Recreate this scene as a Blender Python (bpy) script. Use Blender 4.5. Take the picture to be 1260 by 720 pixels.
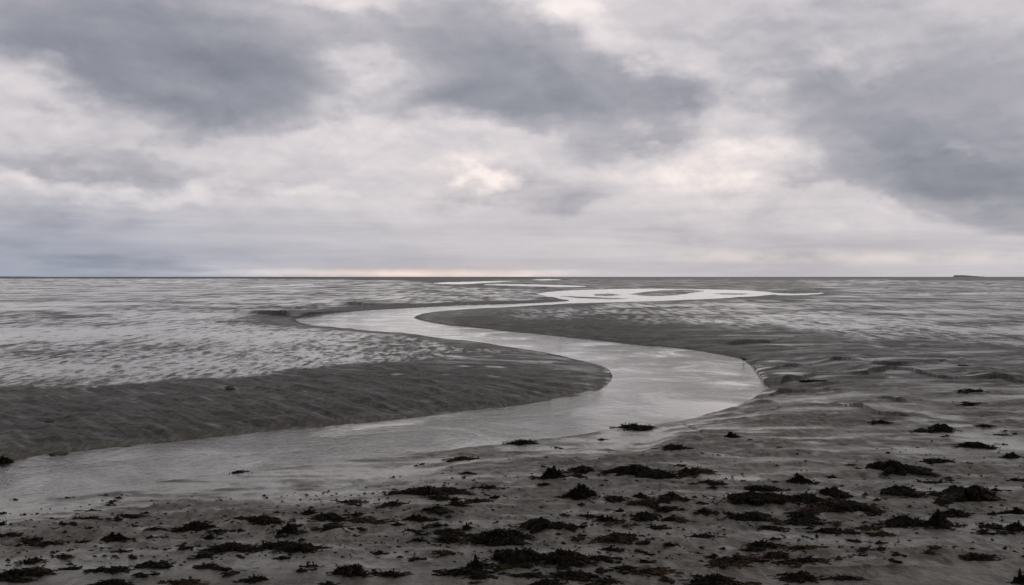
import bpy, bmesh, math, random
import numpy as np

for o in list(bpy.data.objects):
    bpy.data.objects.remove(o, do_unlink=True)
S = bpy.context.scene
COL = S.collection
R = math.radians

# ------------------------------------------------------------------ camera
CAM_H = 3.5
F = 1225.0                       # focal length in photo pixels (35 mm lens, 1260 px wide)
HORIZON = 340.6
PITCH = math.atan((360.0 - HORIZON) / F)
cam_d = bpy.data.cameras.new("camera")
cam_d.lens = 35.0
cam_d.sensor_width = 36.0
cam_d.clip_start = 0.1
cam_d.clip_end = 200000.0
cam = bpy.data.objects.new("camera", cam_d)
cam.location = (0, 0, CAM_H)
cam.rotation_euler = (R(90) - PITCH, 0, 0)
COL.objects.link(cam)
S.camera = cam
S.view_settings.view_transform = 'Standard'
S.view_settings.look = 'None'
S.view_settings.gamma = 1.0
S.view_settings.exposure = 0.0


def ray(u, v):
    dx = (u - 630.0) / F
    dy = (360.0 - v) / F
    c, s = math.cos(PITCH), math.sin(PITCH)
    return dx, c + dy * s, dy * c - s          # world direction, looking along +Y


def ground(u, v, z=0.0):
    x, y, zz = ray(u, v)
    t = (z - CAM_H) / zz
    return x * t, y * t


# ------------------------------------------------------------------ sky and sun
SUN_EL, SUN_AZ = R(35), R(6)      # azimuth measured from +Y towards +X
sun_d = bpy.data.lights.new("sun", 'SUN')
sun_d.energy = 0.5
sun_d.angle = R(110)
sun_d.color = (1.0, 0.94, 0.87)
sun = bpy.data.objects.new("sun", sun_d)
sun.rotation_euler = (R(90) - SUN_EL, 0, math.pi - SUN_AZ)
COL.objects.link(sun)


class G:
    """short hand for building node graphs"""
    def __init__(s, nt):
        s.nt = nt

    def new(s, kind, **kw):
        n = s.nt.nodes.new(kind)
        for k, v in kw.items():
            setattr(n, k, v)
        return n

    def put(s, sock, v):
        if isinstance(v, bpy.types.NodeSocket):
            s.nt.links.new(v, sock)
        elif v is not None:
            sock.default_value = v

    def m(s, op, a, b=None, c=None, clamp=False):
        n = s.new('ShaderNodeMath', operation=op, use_clamp=clamp)
        s.put(n.inputs[0], a); s.put(n.inputs[1], b); s.put(n.inputs[2], c)
        return n.outputs[0]

    def vm(s, op, a, b=None):
        n = s.new('ShaderNodeVectorMath', operation=op)
        s.put(n.inputs[0], a)
        if b is not None:
            s.put(n.inputs['Scale'] if op == 'SCALE' else n.inputs[1], b)
        return n.outputs['Value'] if op in ('LENGTH', 'DOT_PRODUCT') else n.outputs[0]

    def xyz(s, x, y, z=0.0):
        n = s.new('ShaderNodeCombineXYZ')
        s.put(n.inputs[0], x); s.put(n.inputs[1], y); s.put(n.inputs[2], z)
        return n.outputs[0]

    def noise(s, vec, scale, detail=4, rough=0.5, dist=0.0, col=False):
        n = s.new('ShaderNodeTexNoise')
        s.put(n.inputs['Vector'], vec)
        n.inputs['Scale'].default_value = scale
        n.inputs['Detail'].default_value = detail
        n.inputs['Roughness'].default_value = rough
        n.inputs['Distortion'].default_value = dist
        return n.outputs['Color' if col else 'Fac']

    def smooth(s, v, lo, hi, a=0.0, b=1.0):
        n = s.new('ShaderNodeMapRange', interpolation_type='SMOOTHSTEP')
        s.put(n.inputs[0], v)
        for k, q in zip((1, 2, 3, 4), (lo, hi, a, b)):
            s.put(n.inputs[k], q)
        return n.outputs[0]

    def lin(s, v, lo, hi, a=0.0, b=1.0):
        n = s.new('ShaderNodeMapRange')
        s.put(n.inputs[0], v)
        for k, q in zip((1, 2, 3, 4), (lo, hi, a, b)):
            s.put(n.inputs[k], q)
        return n.outputs[0]

    def mixc(s, f, a, b, mode='MIX'):
        n = s.new('ShaderNodeMix', data_type='RGBA', blend_type=mode)
        s.put(n.inputs[0], f); s.put(n.inputs[6], a); s.put(n.inputs[7], b)
        return n.outputs[2]

    def ramp(s, f, stops):
        n = s.new('ShaderNodeValToRGB')
        e = n.color_ramp.elements
        while len(e) < len(stops):
            e.new(0.5)
        for k, (p, c) in enumerate(stops):
            e[k].position = p
            e[k].color = (*c, 1)
        s.put(n.inputs[0], f)
        return n.outputs[0]


def lin1(v):
    v /= 255.0
    return v / 12.92 if v <= 0.04045 else ((v + 0.055) / 1.055) ** 2.4


def rgb(r, g, b):
    return (lin1(r), lin1(g), lin1(b))


world = bpy.data.worlds.new("World")
S.world = world
world.use_nodes = True
wt = world.node_tree
wt.nodes.clear()
g = G(wt)
dirv = g.vm('NORMALIZE', g.new('ShaderNodeTexCoord').outputs['Generated'])
sep = g.new('ShaderNodeSeparateXYZ')
g.put(sep.inputs[0], dirv)
dx, dy, dz = sep.outputs
AZ = g.m('ARCTAN2', dx, dy)
horiz = g.m('SQRT', g.m('MAXIMUM', g.m('SUBTRACT', 1.0, g.m('MULTIPLY', dz, dz)), 1e-4))
EL = g.m('DIVIDE', dz, horiz)
base_uv = g.xyz(AZ, EL)
ELc = g.m('MAXIMUM', dz, 0.0)
# cloud sheet overhead seen in perspective
inv = g.m('DIVIDE', 1.0, g.m('ADD', ELc, 0.16))
sheet = g.xyz(g.m('MULTIPLY', dx, inv), g.m('MULTIPLY', dy, inv), g.m('MULTIPLY', dz, 1.5))
streak = g.xyz(dx, dy, g.m('MULTIPLY', dz, 5.0))
puff = g.xyz(dx, dy, g.m('MULTIPLY', dz, 1.7))
w1 = g.vm('SUBTRACT', g.noise(puff, 6.0, 2, 0.5, col=True), (0.5, 0.5, 0.5))
w2 = g.vm('SUBTRACT', g.noise(puff, 20.0, 3, 0.5, col=True), (0.5, 0.5, 0.5))
w3 = g.vm('SUBTRACT', g.noise(puff, 60.0, 3, 0.5, col=True), (0.5, 0.5, 0.5))
up = g.smooth(EL, 0.015, 0.09, 0.10, 1.0)        # cloud bases flatten out towards the horizon
uvw = g.vm('ADD', g.vm('MULTIPLY', w1, (0.12, 0.085, 0.0)), g.vm('MULTIPLY', w2, (0.060, 0.050, 0.0)))
uvw = g.vm('ADD', uvw, g.vm('MULTIPLY', w3, (0.016, 0.014, 0.0)))
uvw = g.vm('ADD', base_uv, g.vm('SCALE', uvw, up))
flat = g.vm('MULTIPLY', uvw, (1, 1, 0))


def blobs(lst, start):
    acc = start
    for (px, py, sx, sy, rot, w) in lst:
        a = math.atan((px - 630.0) / F)
        e = (HORIZON - py) / F * math.cos(a)
        mp = g.new('ShaderNodeMapping', vector_type='TEXTURE')
        g.put(mp.inputs[0], flat)
        mp.inputs['Location'].default_value = (a, e, 0)
        mp.inputs['Rotation'].default_value = (0, 0, R(rot))
        mp.inputs['Scale'].default_value = (sx / F, sy / F, 1)
        gr = g.new('ShaderNodeTexGradient', gradient_type='SPHERICAL')
        g.put(gr.inputs[0], mp.outputs[0])
        acc = g.m('MULTIPLY_ADD', gr.outputs['Fac'], w, acc)
    return acc


n_big = g.noise(sheet, 1.1, 4, 0.5)
n_med = g.noise(puff, 9.0, 5, 0.52, 0.4)
n_fin = g.noise(puff, 24.0, 4, 0.5, 0.3)
n_str = g.noise(streak, 6.0, 4, 0.5, 0.3)
# heavy dark cloud masses (photo px x, y, half sizes, tilt, weight)
DARK = [
    (180, 60, 300, 135, 0, 1.0), (230, 95, 230, 80, 0, 0.75), (40, 20, 200, 110, 0, 0.5), (390, 60, 130, 90, 0, 0.45),
    (560, 50, 170, 140, 0, 0.85), (700, 96, 260, 95, -10, 1.15), (845, 128, 120, 60, -15, 0.75), (590, 125, 150, 50, 0, 0.6),
    (1000, 110, 150, 80, -15, 0.6), (1120, 140, 260, 130, -20, 0.75), (1235, 222, 230, 70, -12, 1.05), (1110, 200, 150, 60, -25, 0.45),
    (960, 25, 260, 70, 0, 0.45), (1230, 90, 160, 90, 0, 0.35),
    (712, 232, 130, 50, 0, 1.05), (720, 190, 110, 34, 0, 0.50), (640, 212, 60, 30, 10, 0.25),
    (40, 207, 340, 30, 0, 0.52), (250, 205, 160, 22, 0, 0.35), (565, 238, 80, 20, 0, 0.45), (960, 212, 100, 26, -8, 0.6), (890, 250, 110, 22, 0, 0.35),
    (235, 112, 190, 50, 0, 0.60), (150, 95, 150, 50, 0, 0.35), (560, 118, 130, 40, 0, 0.40), (700, 132, 190, 40, -6, 0.50), (1190, 235, 150, 40, -10, 0.45),
    (330, 268, 260, 26, 0, 0.30), (80, 275, 200, 30, 0, 0.45), (760, 290, 260, 16, 0, 0.25), (120, 318, 360, 30, 0, 0.4),
]
dsum = blobs(DARK, g.m('MULTIPLY', g.m('SUBTRACT', n_big, 0.56), 1.6))
dsum = g.m('ADD', dsum, g.m('MULTIPLY', g.m('SUBTRACT', n_med, 0.5), 0.55))
dsum = g.m('ADD', dsum, g.m('MULTIPLY', g.m('SUBTRACT', n_fin, 0.5), 0.20))
dark = g.m('ADD', g.smooth(dsum, 0.05, 0.55, 0.0, 0.55), g.smooth(dsum, 0.35, 1.55, 0.0, 0.64))
BRIGHT = [
    (40, 108, 110, 44, -18, 0.75), (592, 221, 58, 15, -4, 0.85), (600, 215, 170, 60, 0, 0.25), (850, 222, 150, 55, 0, 0.62), (905, 195, 60, 80, 25, 0.3),
    (690, 12, 100, 36, -25, 0.5), (800, 66, 140, 36, -32, 0.5), (445, 4, 70, 24, 0, 0.55), (462, 92, 60, 34, 10, 0.5), (430, 150, 200, 50, 0, 0.30),
    (180, 232, 330, 16, 0, 0.40), (1000, 272, 240, 22, 0, 0.3), (430, 255, 170, 24, 0, 0.2), (1030, 88, 90, 28, 0, 0.4), (1190, 192, 60, 22, -20, 0.45),
    (915, 130, 70, 70, 40, 0.40), (1050, 316, 420, 10, 0, 0.35), (490, 336, 280, 7, 0, 0.9), (1100, 190, 100, 20, -20, 0.25), (700, 200, 60, 20, 0, 0.2),
]
bsum = blobs(BRIGHT, 0.0)
base = g.smooth(EL, 0.0, 0.13, 0.53, 0.635)
base = g.m('ADD', base, g.smooth(EL, 0.25, 1.2, 0.0, -0.16))
flatl = g.xyz(dx, dy, g.m('MULTIPLY', dz, 16.0))
n_bar = g.noise(flatl, 3.0, 5, 0.6, 0.3)          # long bars of stratus low over the horizon
lowb = g.smooth(EL, 0.03, 0.17, 1.0, 0.15)
val = g.m('ADD', base, g.m('MULTIPLY', g.m('MULTIPLY', g.m('SUBTRACT', n_bar, 0.5), lowb), 0.36))
val = g.m('ADD', val, g.m('MULTIPLY', g.m('SUBTRACT', n_str, 0.5), 0.20))
# side of each billow towards the hidden sun is lighter
rel_a = g.m('SUBTRACT', n_med, g.noise(g.vm('ADD', puff, (-0.004, 0.0, -0.022)), 9.0, 5, 0.52, 0.4))
rel_b = g.m('SUBTRACT', n_fin, g.noise(g.vm('ADD', puff, (-0.002, 0.0, -0.009)), 24.0, 4, 0.5, 0.3))
amp = g.smooth(EL, 0.02, 0.12, 0.15, 1.0)
val = g.m('ADD', val, g.m('MULTIPLY', g.m('ADD', g.m('MULTIPLY', rel_a, 0.50), g.m('MULTIPLY', rel_b, 0.24)), g.m('MULTIPLY', amp, g.lin(dark, 0, 1, 1.0, 0.55))))
low = g.smooth(EL, 0.0, 0.10, 1.0, 0.0)
leftness = g.smooth(AZ, -0.55, 0.05, 1.0, 0.0)
val = g.m('SUBTRACT', val, g.m('MULTIPLY', g.m('MULTIPLY', low, leftness), 0.17))
shade = g.m('ADD', 0.33, g.m('MULTIPLY', g.m('SUBTRACT', n_med, 0.5), -0.10))
val = g.m('SUBTRACT', val, g.m('MULTIPLY', dark, shade))
bz = g.m('ADD', bsum, g.m('MULTIPLY', g.m('MULTIPLY', g.m('ADD', g.m('SUBTRACT', n_med, 0.5), g.m('MULTIPLY', g.m('SUBTRACT', n_fin, 0.5), 0.8)), 1.1), g.smooth(bsum, 0.0, 0.3)))
brt = g.m('MAXIMUM', bz, 0.0)
val = g.m('ADD', val, g.m('MULTIPLY', brt, 0.42))
skycol = g.ramp(val, [(0.06, rgb(116, 121, 133)), (0.27, rgb(148, 151, 160)), (0.42, rgb(174, 173, 180)),
                      (0.58, rgb(203, 200, 203)), (0.76, rgb(226, 220, 220)), (0.94, rgb(250, 242, 238))])
skycol = g.mixc(1.0, skycol, (1.006, 0.991, 1.006, 1), 'MULTIPLY')
peach = blobs([(490, 335, 230, 12, 0, 1.2), (1050, 316, 300, 14, 0, 0.3), (870, 220, 170, 90, 0, 0.16), (590, 222, 100, 40, 0, 0.25)], 0.0)
skycol = g.mixc(g.m('MULTIPLY', peach, 0.7, clamp=True), skycol, g.mixc(1.0, skycol, (1.14, 0.98, 0.84, 1), 'MULTIPLY'))
bluel = g.m('MULTIPLY', g.m('MULTIPLY', low, leftness), 0.8)
skycol = g.mixc(bluel, skycol, g.mixc(1.0, skycol, (0.86, 0.98, 1.10, 1), 'MULTIPLY'))
nish = g.new('ShaderNodeTexSky', sky_type='NISHITA', sun_disc=False, sun_elevation=SUN_EL, sun_rotation=SUN_AZ)
bg1 = g.new('ShaderNodeBackground')
g.put(bg1.inputs[0], nish.outputs[0]); bg1.inputs[1].default_value = 0.05
bg2 = g.new('ShaderNodeBackground')
g.put(bg2.inputs[0], skycol); bg2.inputs[1].default_value = 1.0
mixw = g.new('ShaderNodeMixShader')
mixw.inputs[0].default_value = 0.96           # nearly closed cloud cover
wt.links.new(bg1.outputs[0], mixw.inputs[1]); wt.links.new(bg2.outputs[0], mixw.inputs[2])
wo = g.new('ShaderNodeOutputWorld')
wt.links.new(mixw.outputs[0], wo.inputs[0])

# ------------------------------------------------------------------ helpers
rng = np.random.default_rng(7)
random.seed(7)


def tag(o, label=None, cat=None, group=None, kind=None):
    if label: o['label'] = label
    if cat: o['category'] = cat
    if group: o['group'] = group
    if kind: o['kind'] = kind
    return o


def mesh_np(name, verts, faces, mat, smooth=True, attrs=None):
    """verts (n,3); faces (m,3) or (m,4) index array"""
    me = bpy.data.meshes.new(name)
    faces = np.asarray(faces, dtype=np.int32)
    k = faces.shape[1]
    me.vertices.add(len(verts))
    me.vertices.foreach_set('co', np.asarray(verts, dtype=np.float32).ravel())
    me.loops.add(faces.size)
    me.loops.foreach_set('vertex_index', faces.ravel())
    me.polygons.add(len(faces))
    me.polygons.foreach_set('loop_start', np.arange(0, faces.size, k, dtype=np.int32))
    me.polygons.foreach_set('loop_total', np.full(len(faces), k, dtype=np.int32))
    me.update(calc_edges=True)
    me.polygons.foreach_set('use_smooth', np.full(len(faces), smooth, dtype=bool))
    for an, av in (attrs or {}).items():
        at = me.attributes.new(an, 'FLOAT', 'POINT')
        at.data.foreach_set('value', np.asarray(av, dtype=np.float32).ravel())
    if mat:
        me.materials.append(mat)
    me.validate()
    return me


def link(name, me, parent=None):
    o = bpy.data.objects.new(name, me)
    COL.objects.link(o)
    if parent:
        o.parent = parent
    return o


def _hash(ix, iy, seed):
    h = (ix.astype(np.int64) * 374761393 + iy.astype(np.int64) * 668265263 + seed * 974634321) & 0xFFFFFFFF
    h = ((h ^ (h >> 13)) * 1274126177) & 0xFFFFFFFF
    return (h ^ (h >> 16)) & 0xFFFF


_GT = np.stack([np.cos(np.arange(256) * 2 * np.pi / 256), np.sin(np.arange(256) * 2 * np.pi / 256)], 1)


def perlin(x, y, seed=0):
    ix, iy = np.floor(x), np.floor(y)
    fx, fy = x - ix, y - iy
    ux, uy = fx * fx * fx * (fx * (fx * 6 - 15) + 10), fy * fy * fy * (fy * (fy * 6 - 15) + 10)

    def gr(ox, oy):
        gv = _GT[_hash(ix + ox, iy + oy, seed) & 255]
        return gv[..., 0] * (fx - ox) + gv[..., 1] * (fy - oy)
    a, b, c, d = gr(0, 0), gr(1, 0), gr(0, 1), gr(1, 1)
    return ((a + (b - a) * ux) * (1 - uy) + (c + (d - c) * ux) * uy) * 1.5


def sstep(v, lo, hi):
    t = np.clip((v - lo) / (hi - lo), 0, 1)
    return t * t * (3 - 2 * t)


# ------------------------------------------------------------------ traced shorelines (photo px, dropped on the ground plane)
LEFT_BANK = [(-40, 574), (0, 571), (17, 566), (57, 559), (86, 556), (143, 551), (202, 545), (250, 540), (300, 534), (360, 528), (420, 522), (487, 516.5), (553, 508), (607, 502),
             (653, 497), (703, 488), (737, 480), (752, 469), (755, 462), (747, 453), (720, 445), (687, 437), (640, 429), (587, 421), (537, 415), (503, 410.5), (455, 407),
             (404, 402.3), (379, 398.8), (365.6, 393.5), (373, 391), (393, 387.9), (424, 384.3), (455, 382), (497, 379.6), (540, 377.3), (562, 376.2), (624, 374.3), (675, 372.3), (700, 369.8),
             (690, 367.6), (663, 362.4), (664, 361), (680, 358.9), (706, 357.2), (740, 356.2), (767, 355.5), (800, 355.3), (835, 355.9), (875, 356.3), (915, 357.2), (942, 359.3), (953, 360.5),
             (975, 361.3), (1000, 360.8), (1012, 360.2), (1010, 361.6), (985, 363.2), (963, 363.4), (952, 362.3)]
RIGHT_BANK = [(-40, 617), (0, 612), (60, 606), (150, 598), (220, 590), (290, 582), (350, 575), (420, 567), (487, 561), (553, 553), (620, 546), (673, 540), (720, 533), (757, 527), (810, 522),
              (850, 515), (880, 506), (908, 497.5), (933, 489.5), (952, 481), (951, 474), (943, 464), (931, 456), (918, 447), (903, 440.5), (870, 434), (840, 429.5), (787, 425), (737, 419.3),
              (687, 414), (637, 409), (587, 404), (553, 400), (523, 395), (508, 391), (517, 387.7), (537, 384), (578, 380), (624, 377.9), (671, 375.2), (706, 373.3), (740, 372.4), (821, 370),
              (875, 367.6), (929, 364.5)]
BARS = [[(772, 362.2), (790, 359.6), (812, 357.4), (838, 356.5), (858, 357.2), (868, 358.4), (852, 360.6), (828, 363.9), (795, 364.3)],
        [(684, 364.2), (705, 364.6), (745, 366.3), (775, 367.2), (750, 368.2), (715, 367.0)],
        [(870, 361.6), (900, 360.6), (925, 361.6), (905, 363.0)],
        [(728, 362), (748, 361.2), (766, 363), (752, 364.4), (735, 364.2)]]
POOLS = [
    [(532, 348.9), (548, 347.3), (575, 346.6), (600, 345.6), (630, 345.2), (612, 346.8), (590, 348.8), (570, 350.5), (548, 350.3)],
    [(590, 350.2), (620, 349.2), (650, 349.6), (686, 350.6), (719, 352.3), (716, 353.4), (694, 354), (655, 352.4), (624, 351.3)],
    [(655, 344.2), (670, 343.5), (690, 343.9), (680, 344.9), (665, 345)],
    [(292, 354.8), (320, 352.6), (350, 351.0), (392, 349.2), (370, 351.0), (335, 353.0)],
    [(1105, 363.2), (1130, 362.4), (1152, 362.7), (1135, 363.7)],
    [(1168, 361), (1190, 360.2), (1218, 360.6), (1195, 361.6)],
]


def spline(pts, n=4):
    out = []
    P = [pts[0]] + list(pts) + [pts[-1]]
    for i in range(1, len(P) - 2):
        a, b, c, d = (np.array(P[j], float) for j in (i - 1, i, i + 1, i + 2))
        for k in range(n):
            t = k / n
            out.append(0.5 * (2 * b + (c - a) * t + (2 * a - 5 * b + 4 * c - d) * t * t + (3 * b - a - 3 * c + d) * t ** 3))
    out.append(np.array(P[-2], float))
    return out


def w(pts):
    return np.array([ground(u, max(v, HORIZON + 0.8)) for u, v in pts])


# the creek goes on outside the frame to the left as a wide gut
main = [tuple(p) for p in spline(LEFT_BANK, 3)] + [tuple(p) for p in reversed(spline(RIGHT_BANK, 3))]
creek = w(main)
x0, x1 = creek[0], creek[-1]
tail = np.array([[x1[0] - 14, x1[1] - 1.5], [x1[0] - 34, x1[1] + 1.0], [x0[0] - 34, x0[1] + 4.0], [x0[0] - 14, x0[1] + 0.6]])
creek = np.concatenate([creek, tail])
bars = [w(b) for b in BARS]
pools = []
for b in POOLS:
    cy = sum(p[1] for p in b) / len(b)
    pools.append(w([(q[0], cy + (q[1] - cy) * 0.72) for q in spline(b + [b[0]], 3)]))


def near(P, poly, closed=True):
    """distance, nearest point and inside test of points P (n,2) against a polygon"""
    n = len(poly)
    best = np.full(len(P), 1e18)
    bx = np.zeros(len(P)); by = np.zeros(len(P))
    tt = np.zeros(len(P))
    ins = np.zeros(len(P), bool)
    X, Y = P[:, 0], P[:, 1]
    for i in range(n if closed else n - 1):
        a, b = poly[i], poly[(i + 1) % n]
        ex, ey = b[0] - a[0], b[1] - a[1]
        L = ex * ex + ey * ey + 1e-12
        t = np.clip(((X - a[0]) * ex + (Y - a[1]) * ey) / L, 0, 1)
        qx, qy = a[0] + t * ex, a[1] + t * ey
        d = (X - qx) ** 2 + (Y - qy) ** 2
        k = d < best
        best[k] = d[k]; bx[k] = qx[k]; by[k] = qy[k]; tt[k] = i + t[k]
        if closed:
            c = ((a[1] > Y) != (b[1] > Y)) & (X < ex * (Y - a[1]) / (ey if abs(ey) > 1e-12 else 1e-12) + a[0])
            ins ^= c
    return np.sqrt(best), bx, by, ins, tt


# ------------------------------------------------------------------ ground sheet: fan of rows, fine where near and in view, out to the horizon
tans = np.linspace(-0.585, 0.585, 960)
az_in = np.arctan(tans)
az_out = np.linspace(az_in[-1], 2 * math.pi + az_in[0], 90)[1:-1]
az = np.concatenate([az_in, az_out])
NC = len(az)
vv = np.concatenate([np.arange(735, 560, -0.62), np.arange(560, 420, -0.52), np.arange(420, 346, -0.33), np.arange(346, HORIZON + 0.5, -0.25)])
dep = CAM_H * F / (vv - HORIZON)
rows = np.concatenate([[0.6, 2, 4, 6, 7.5, 9, 10], dep[dep > 10.4], [9500, 12000, 16000, 24000, 40000, 70000]])
NR = len(rows)
inside = np.abs(((az + math.pi) % (2 * math.pi)) - math.pi) <= az_in[-1] + 1e-9
sec = np.where(inside, 1 / np.cos(az), 1 / math.cos(az_in[-1]))     # rows are straight lines across the view, arcs elsewhere
RR = rows[:, None] * sec[None, :]
PX = (RR * np.sin(az)[None, :]).ravel()
PY = (RR * np.cos(az)[None, :]).ravel()
DEP = np.repeat(rows, NC)
drow = np.gradient(rows)
ROWSTEP = np.repeat(drow, NC)
COLSTEP = DEP * (tans[1] - tans[0])
P2 = np.stack([PX, PY], 1)


def fade(wavelength, wx=None):
    """0 where the mesh is too coarse to hold this wavelength"""
    return np.clip((wavelength / ROWSTEP - 2.0) / 2.5, 0, 1)


def fbm(x, y, wl, octaves, seed, ratio=0.55, guard=True):
    out = np.zeros_like(x); amp = 1.0
    for k in range(octaves):
        l = wl / 2 ** k
        f = fade(l) if guard else 1.0
        out += amp * f * perlin(x / l + 13.7 * k, y / l - 7.1 * k, seed + k)
        amp *= ratio
    return out


D = np.clip(DEP, 8, None)


def lumps(seed, X=None, Y=None, sizes=None, damp=13.0, shear=0.15):
    """lumps and hollows of every size from a hand to a field; the sizes the mesh cannot hold drop out"""
    X = PX if X is None else X
    Y = PY if Y is None else Y
    sizes = sizes or ((0.11, 0.42, 1.1), (0.2, 0.75, 1.0), (0.36, 1.5, 0.9), (0.6, 3.2, 0.9), (1.1, 7.5, 0.8), (2.2, 18.0, 0.8), (4.5, 45.0, 0.7), (9.0, 110.0, 0.6), (20.0, 300.0, 0.5))
    acc = np.zeros_like(PX); wt_ = np.full_like(PX, 1e-3)
    for i_, (lx, ly, k_) in enumerate(sizes):
        f_ = np.clip((ly / ROWSTEP - 1.6) / 2.0, 0, 1) * np.clip((lx / COLSTEP - 1.6) / 2.0, 0, 1)
        k_ = k_ * f_ / (1 + (damp * ly / D) ** 1.5)
        acc += k_ * perlin(X / lx + shear * Y / ly, Y / ly + 3.1 * i_, seed + i_)
        wt_ += k_ * k_
    return acc / np.sqrt(wt_)


inview = np.tile(inside, NR) & (DEP > 9)
# wobble the shore a little so it is not a drawn line
wob = np.clip(DEP * 0.012, 0.05, 1.5)
bend = np.exp(-((PX / D - 0.245) / 0.035) ** 2 - ((D - 34) / 7.0) ** 2)
wk = wob * (1 + 1.0 * bend)
Q = P2 + np.stack([perlin(PX / (wob * 4), PY / (wob * 6), 3) * wk * 0.28 + perlin(PX / (wob * 2.0), PY / (wob * 1.6), 8) * wk * (0.12 + 0.35 * bend),
                   perlin(PX / (wob * 4), PY / (wob * 6), 4) * wob * 0.6 + perlin(PX / (wob * 1.2), PY / (wob * 2.0), 9) * wob * 0.35], 1)
dist, nbx, nby, ins, _ = near(Q, creek)
sd = np.where(ins, -dist, dist)
for b in bars:
    d2, b2x, b2y, i2, _ = near(Q, b)
    s2 = np.where(i2, d2, -d2)
    k = s2 > sd
    nbx[k] = b2x[k]; nby[k] = b2y[k]
    sd = np.maximum(sd, s2)
sd_main = sd.copy()
for b in pools:
    d2, b2x, b2y, i2, _ = near(P2, b)
    s2 = np.where(i2, -d2, d2)
    k = s2 < sd
    nbx[k] = b2x[k]; nby[k] = b2y[k]
    sd = np.minimum(sd, s2)
land = np.clip(sd, 0, None)
# is this the far bank (rising away from the viewer) or the near one
rl = np.sqrt(PX ** 2 + PY ** 2) + 1e-6
face = ((PX - nbx) * PX + (PY - nby) * PY) / rl / (np.hypot(PX - nbx, PY - nby) + 1e-6)
D = np.clip(DEP, 8, None)
hb = np.minimum(0.26, 15.0 / D)
wid = np.clip(0.10 * D, 2.0, 60)
z = hb * (1 - np.exp(-land / wid))
cut = np.clip(face, 0, 1) * np.minimum(0.16, 12.0 / D)
cutmask = sstep(D, 45, 75) + 0.35 * (1 - sstep(D, 45, 75))
z += cut * cutmask * (1 - np.exp(-land / np.clip(0.012 * D, 0.25, 3))) * (0.6 + 0.8 * perlin(PX / (D * 0.12), PY / (D * 0.3), 41))
z += 0.006 + 0.03 * np.clip(land / 3, 0, 1)
# ground beyond the flats the photo shows stays level
big = fbm(PX, PY, 9.0, 2, 11) * 0.035 + fbm(PX, PY, 60.0, 2, 15) * 0.05 * np.clip(land / 30, 0, 1)
z += big * np.clip(land / 4, 0, 1)


def region(pts, soft):
    """soft polygon mask: 1 inside, 0 outside, over `soft` of the distance from the viewer"""
    d, _, _, i, _ = near(P2, w(pts))
    s = np.where(i, d, -d) / D + soft * 0.9 * (perlin(PX / (0.10 * D), PY / (0.2 * D), 17) + 0.6 * perlin(PX / (0.035 * D), PY / (0.08 * D), 18))
    return sstep(s, -soft, soft)


flat_left = region([(-300, 343), (-300, 492), (0, 491), (110, 489), (230, 480), (330, 473), (430, 460), (520, 452), (590, 443), (640, 436), (560, 424), (480, 414), (400, 406), (340, 400),
                    (300, 392), (330, 387), (365, 386.5), (440, 377.5), (560, 373.5), (660, 370), (686, 367), (655, 361), (650, 356), (560, 352), (500, 345), (300, 343)], 0.025)
flat_right = region([(600, 388), (660, 396), (760, 400), (860, 407), (960, 416), (1080, 424), (1180, 432), (1300, 442), (1600, 450), (1600, 345), (1000, 345), (1060, 359), (940, 366), (820, 371.5), (700, 375.5)], 0.07)
far_dry = 0.5 * sstep(D, 1900, 3400)
flat_far = region([(560, 351), (640, 355), (690, 369), (760, 369), (860, 365), (930, 363), (1060, 358), (1100, 344), (560, 344)], 0.05)
flats = np.clip(flat_left + flat_right + 0.75 * flat_far, 0, 1) * (1 - far_dry)
# wet runs over the near mud: (px, py, half length, half width, tilt)
FILMS = [(60, 625, 150, 26, 0, 1.0), (230, 612, 130, 20, 0, 0.9), (330, 605, 90, 14, 0, 0.8), (400, 622, 70, 8, 0, 0.6), (470, 592, 60, 12, 20, 1.0), (520, 572, 45, 7, 20, 1.0), (600, 575, 100, 8, 8, 0.9),
         (700, 560, 90, 8, 10, 0.8), (780, 545, 80, 14, 8, 1.0), (850, 530, 70, 7, 0, 0.7), (690, 602, 18, 5, 0, 1.0), (720, 570, 40, 6, 0, 0.8), (880, 579, 30, 5, -10, 1.0), (900, 605, 50, 8, 0, 0.9),
         (1020, 572, 60, 7, 0, 0.5), (930, 545, 50, 5, 0, 0.6), (1140, 525, 40, 5, -12, 0.9), (1100, 555, 90, 10, -5, 0.7), (1210, 560, 60, 16, -8, 1.0), (1170, 540, 60, 10, -10, 0.8), (1040, 508, 45, 3, -14, 0.9),
         (930, 487, 60, 5, 0, 0.7), (960, 462, 60, 6, 0, 0.4), (1000, 565, 40, 4, 0, 0.6), (890, 618, 30, 4, 0, 0.9), (640, 585, 60, 5, 0, 0.5), (1230, 590, 50, 8, 0, 0.6), (830, 590, 60, 6, 0, 0.4),
         (495, 430, 50, 6, 0, 0.6), (570, 460, 12, 1.2, 0, 1.0), (611, 459, 14, 1.3, 0, 1.0), (608, 473, 9, 1.1, 0, 1.0), (490, 474, 9, 1.1, 0, 0.9), (546, 471, 9, 1.0, 0, 0.9), (117, 490, 13, 1.5, 8, 1.0),
         (640, 450, 30, 1.2, -5, 0.7), (560, 446, 30, 1.5, -3, 0.7), (1035, 412, 16, 1.2, 0, 1.0), (286, 492, 6, 1.8, 0, 1.0)]
PV = HORIZON + CAM_H * F / D
PU = 630 + F * PX / np.where(PY > 0.1, PY, 0.1)
film = np.zeros_like(z)
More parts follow.
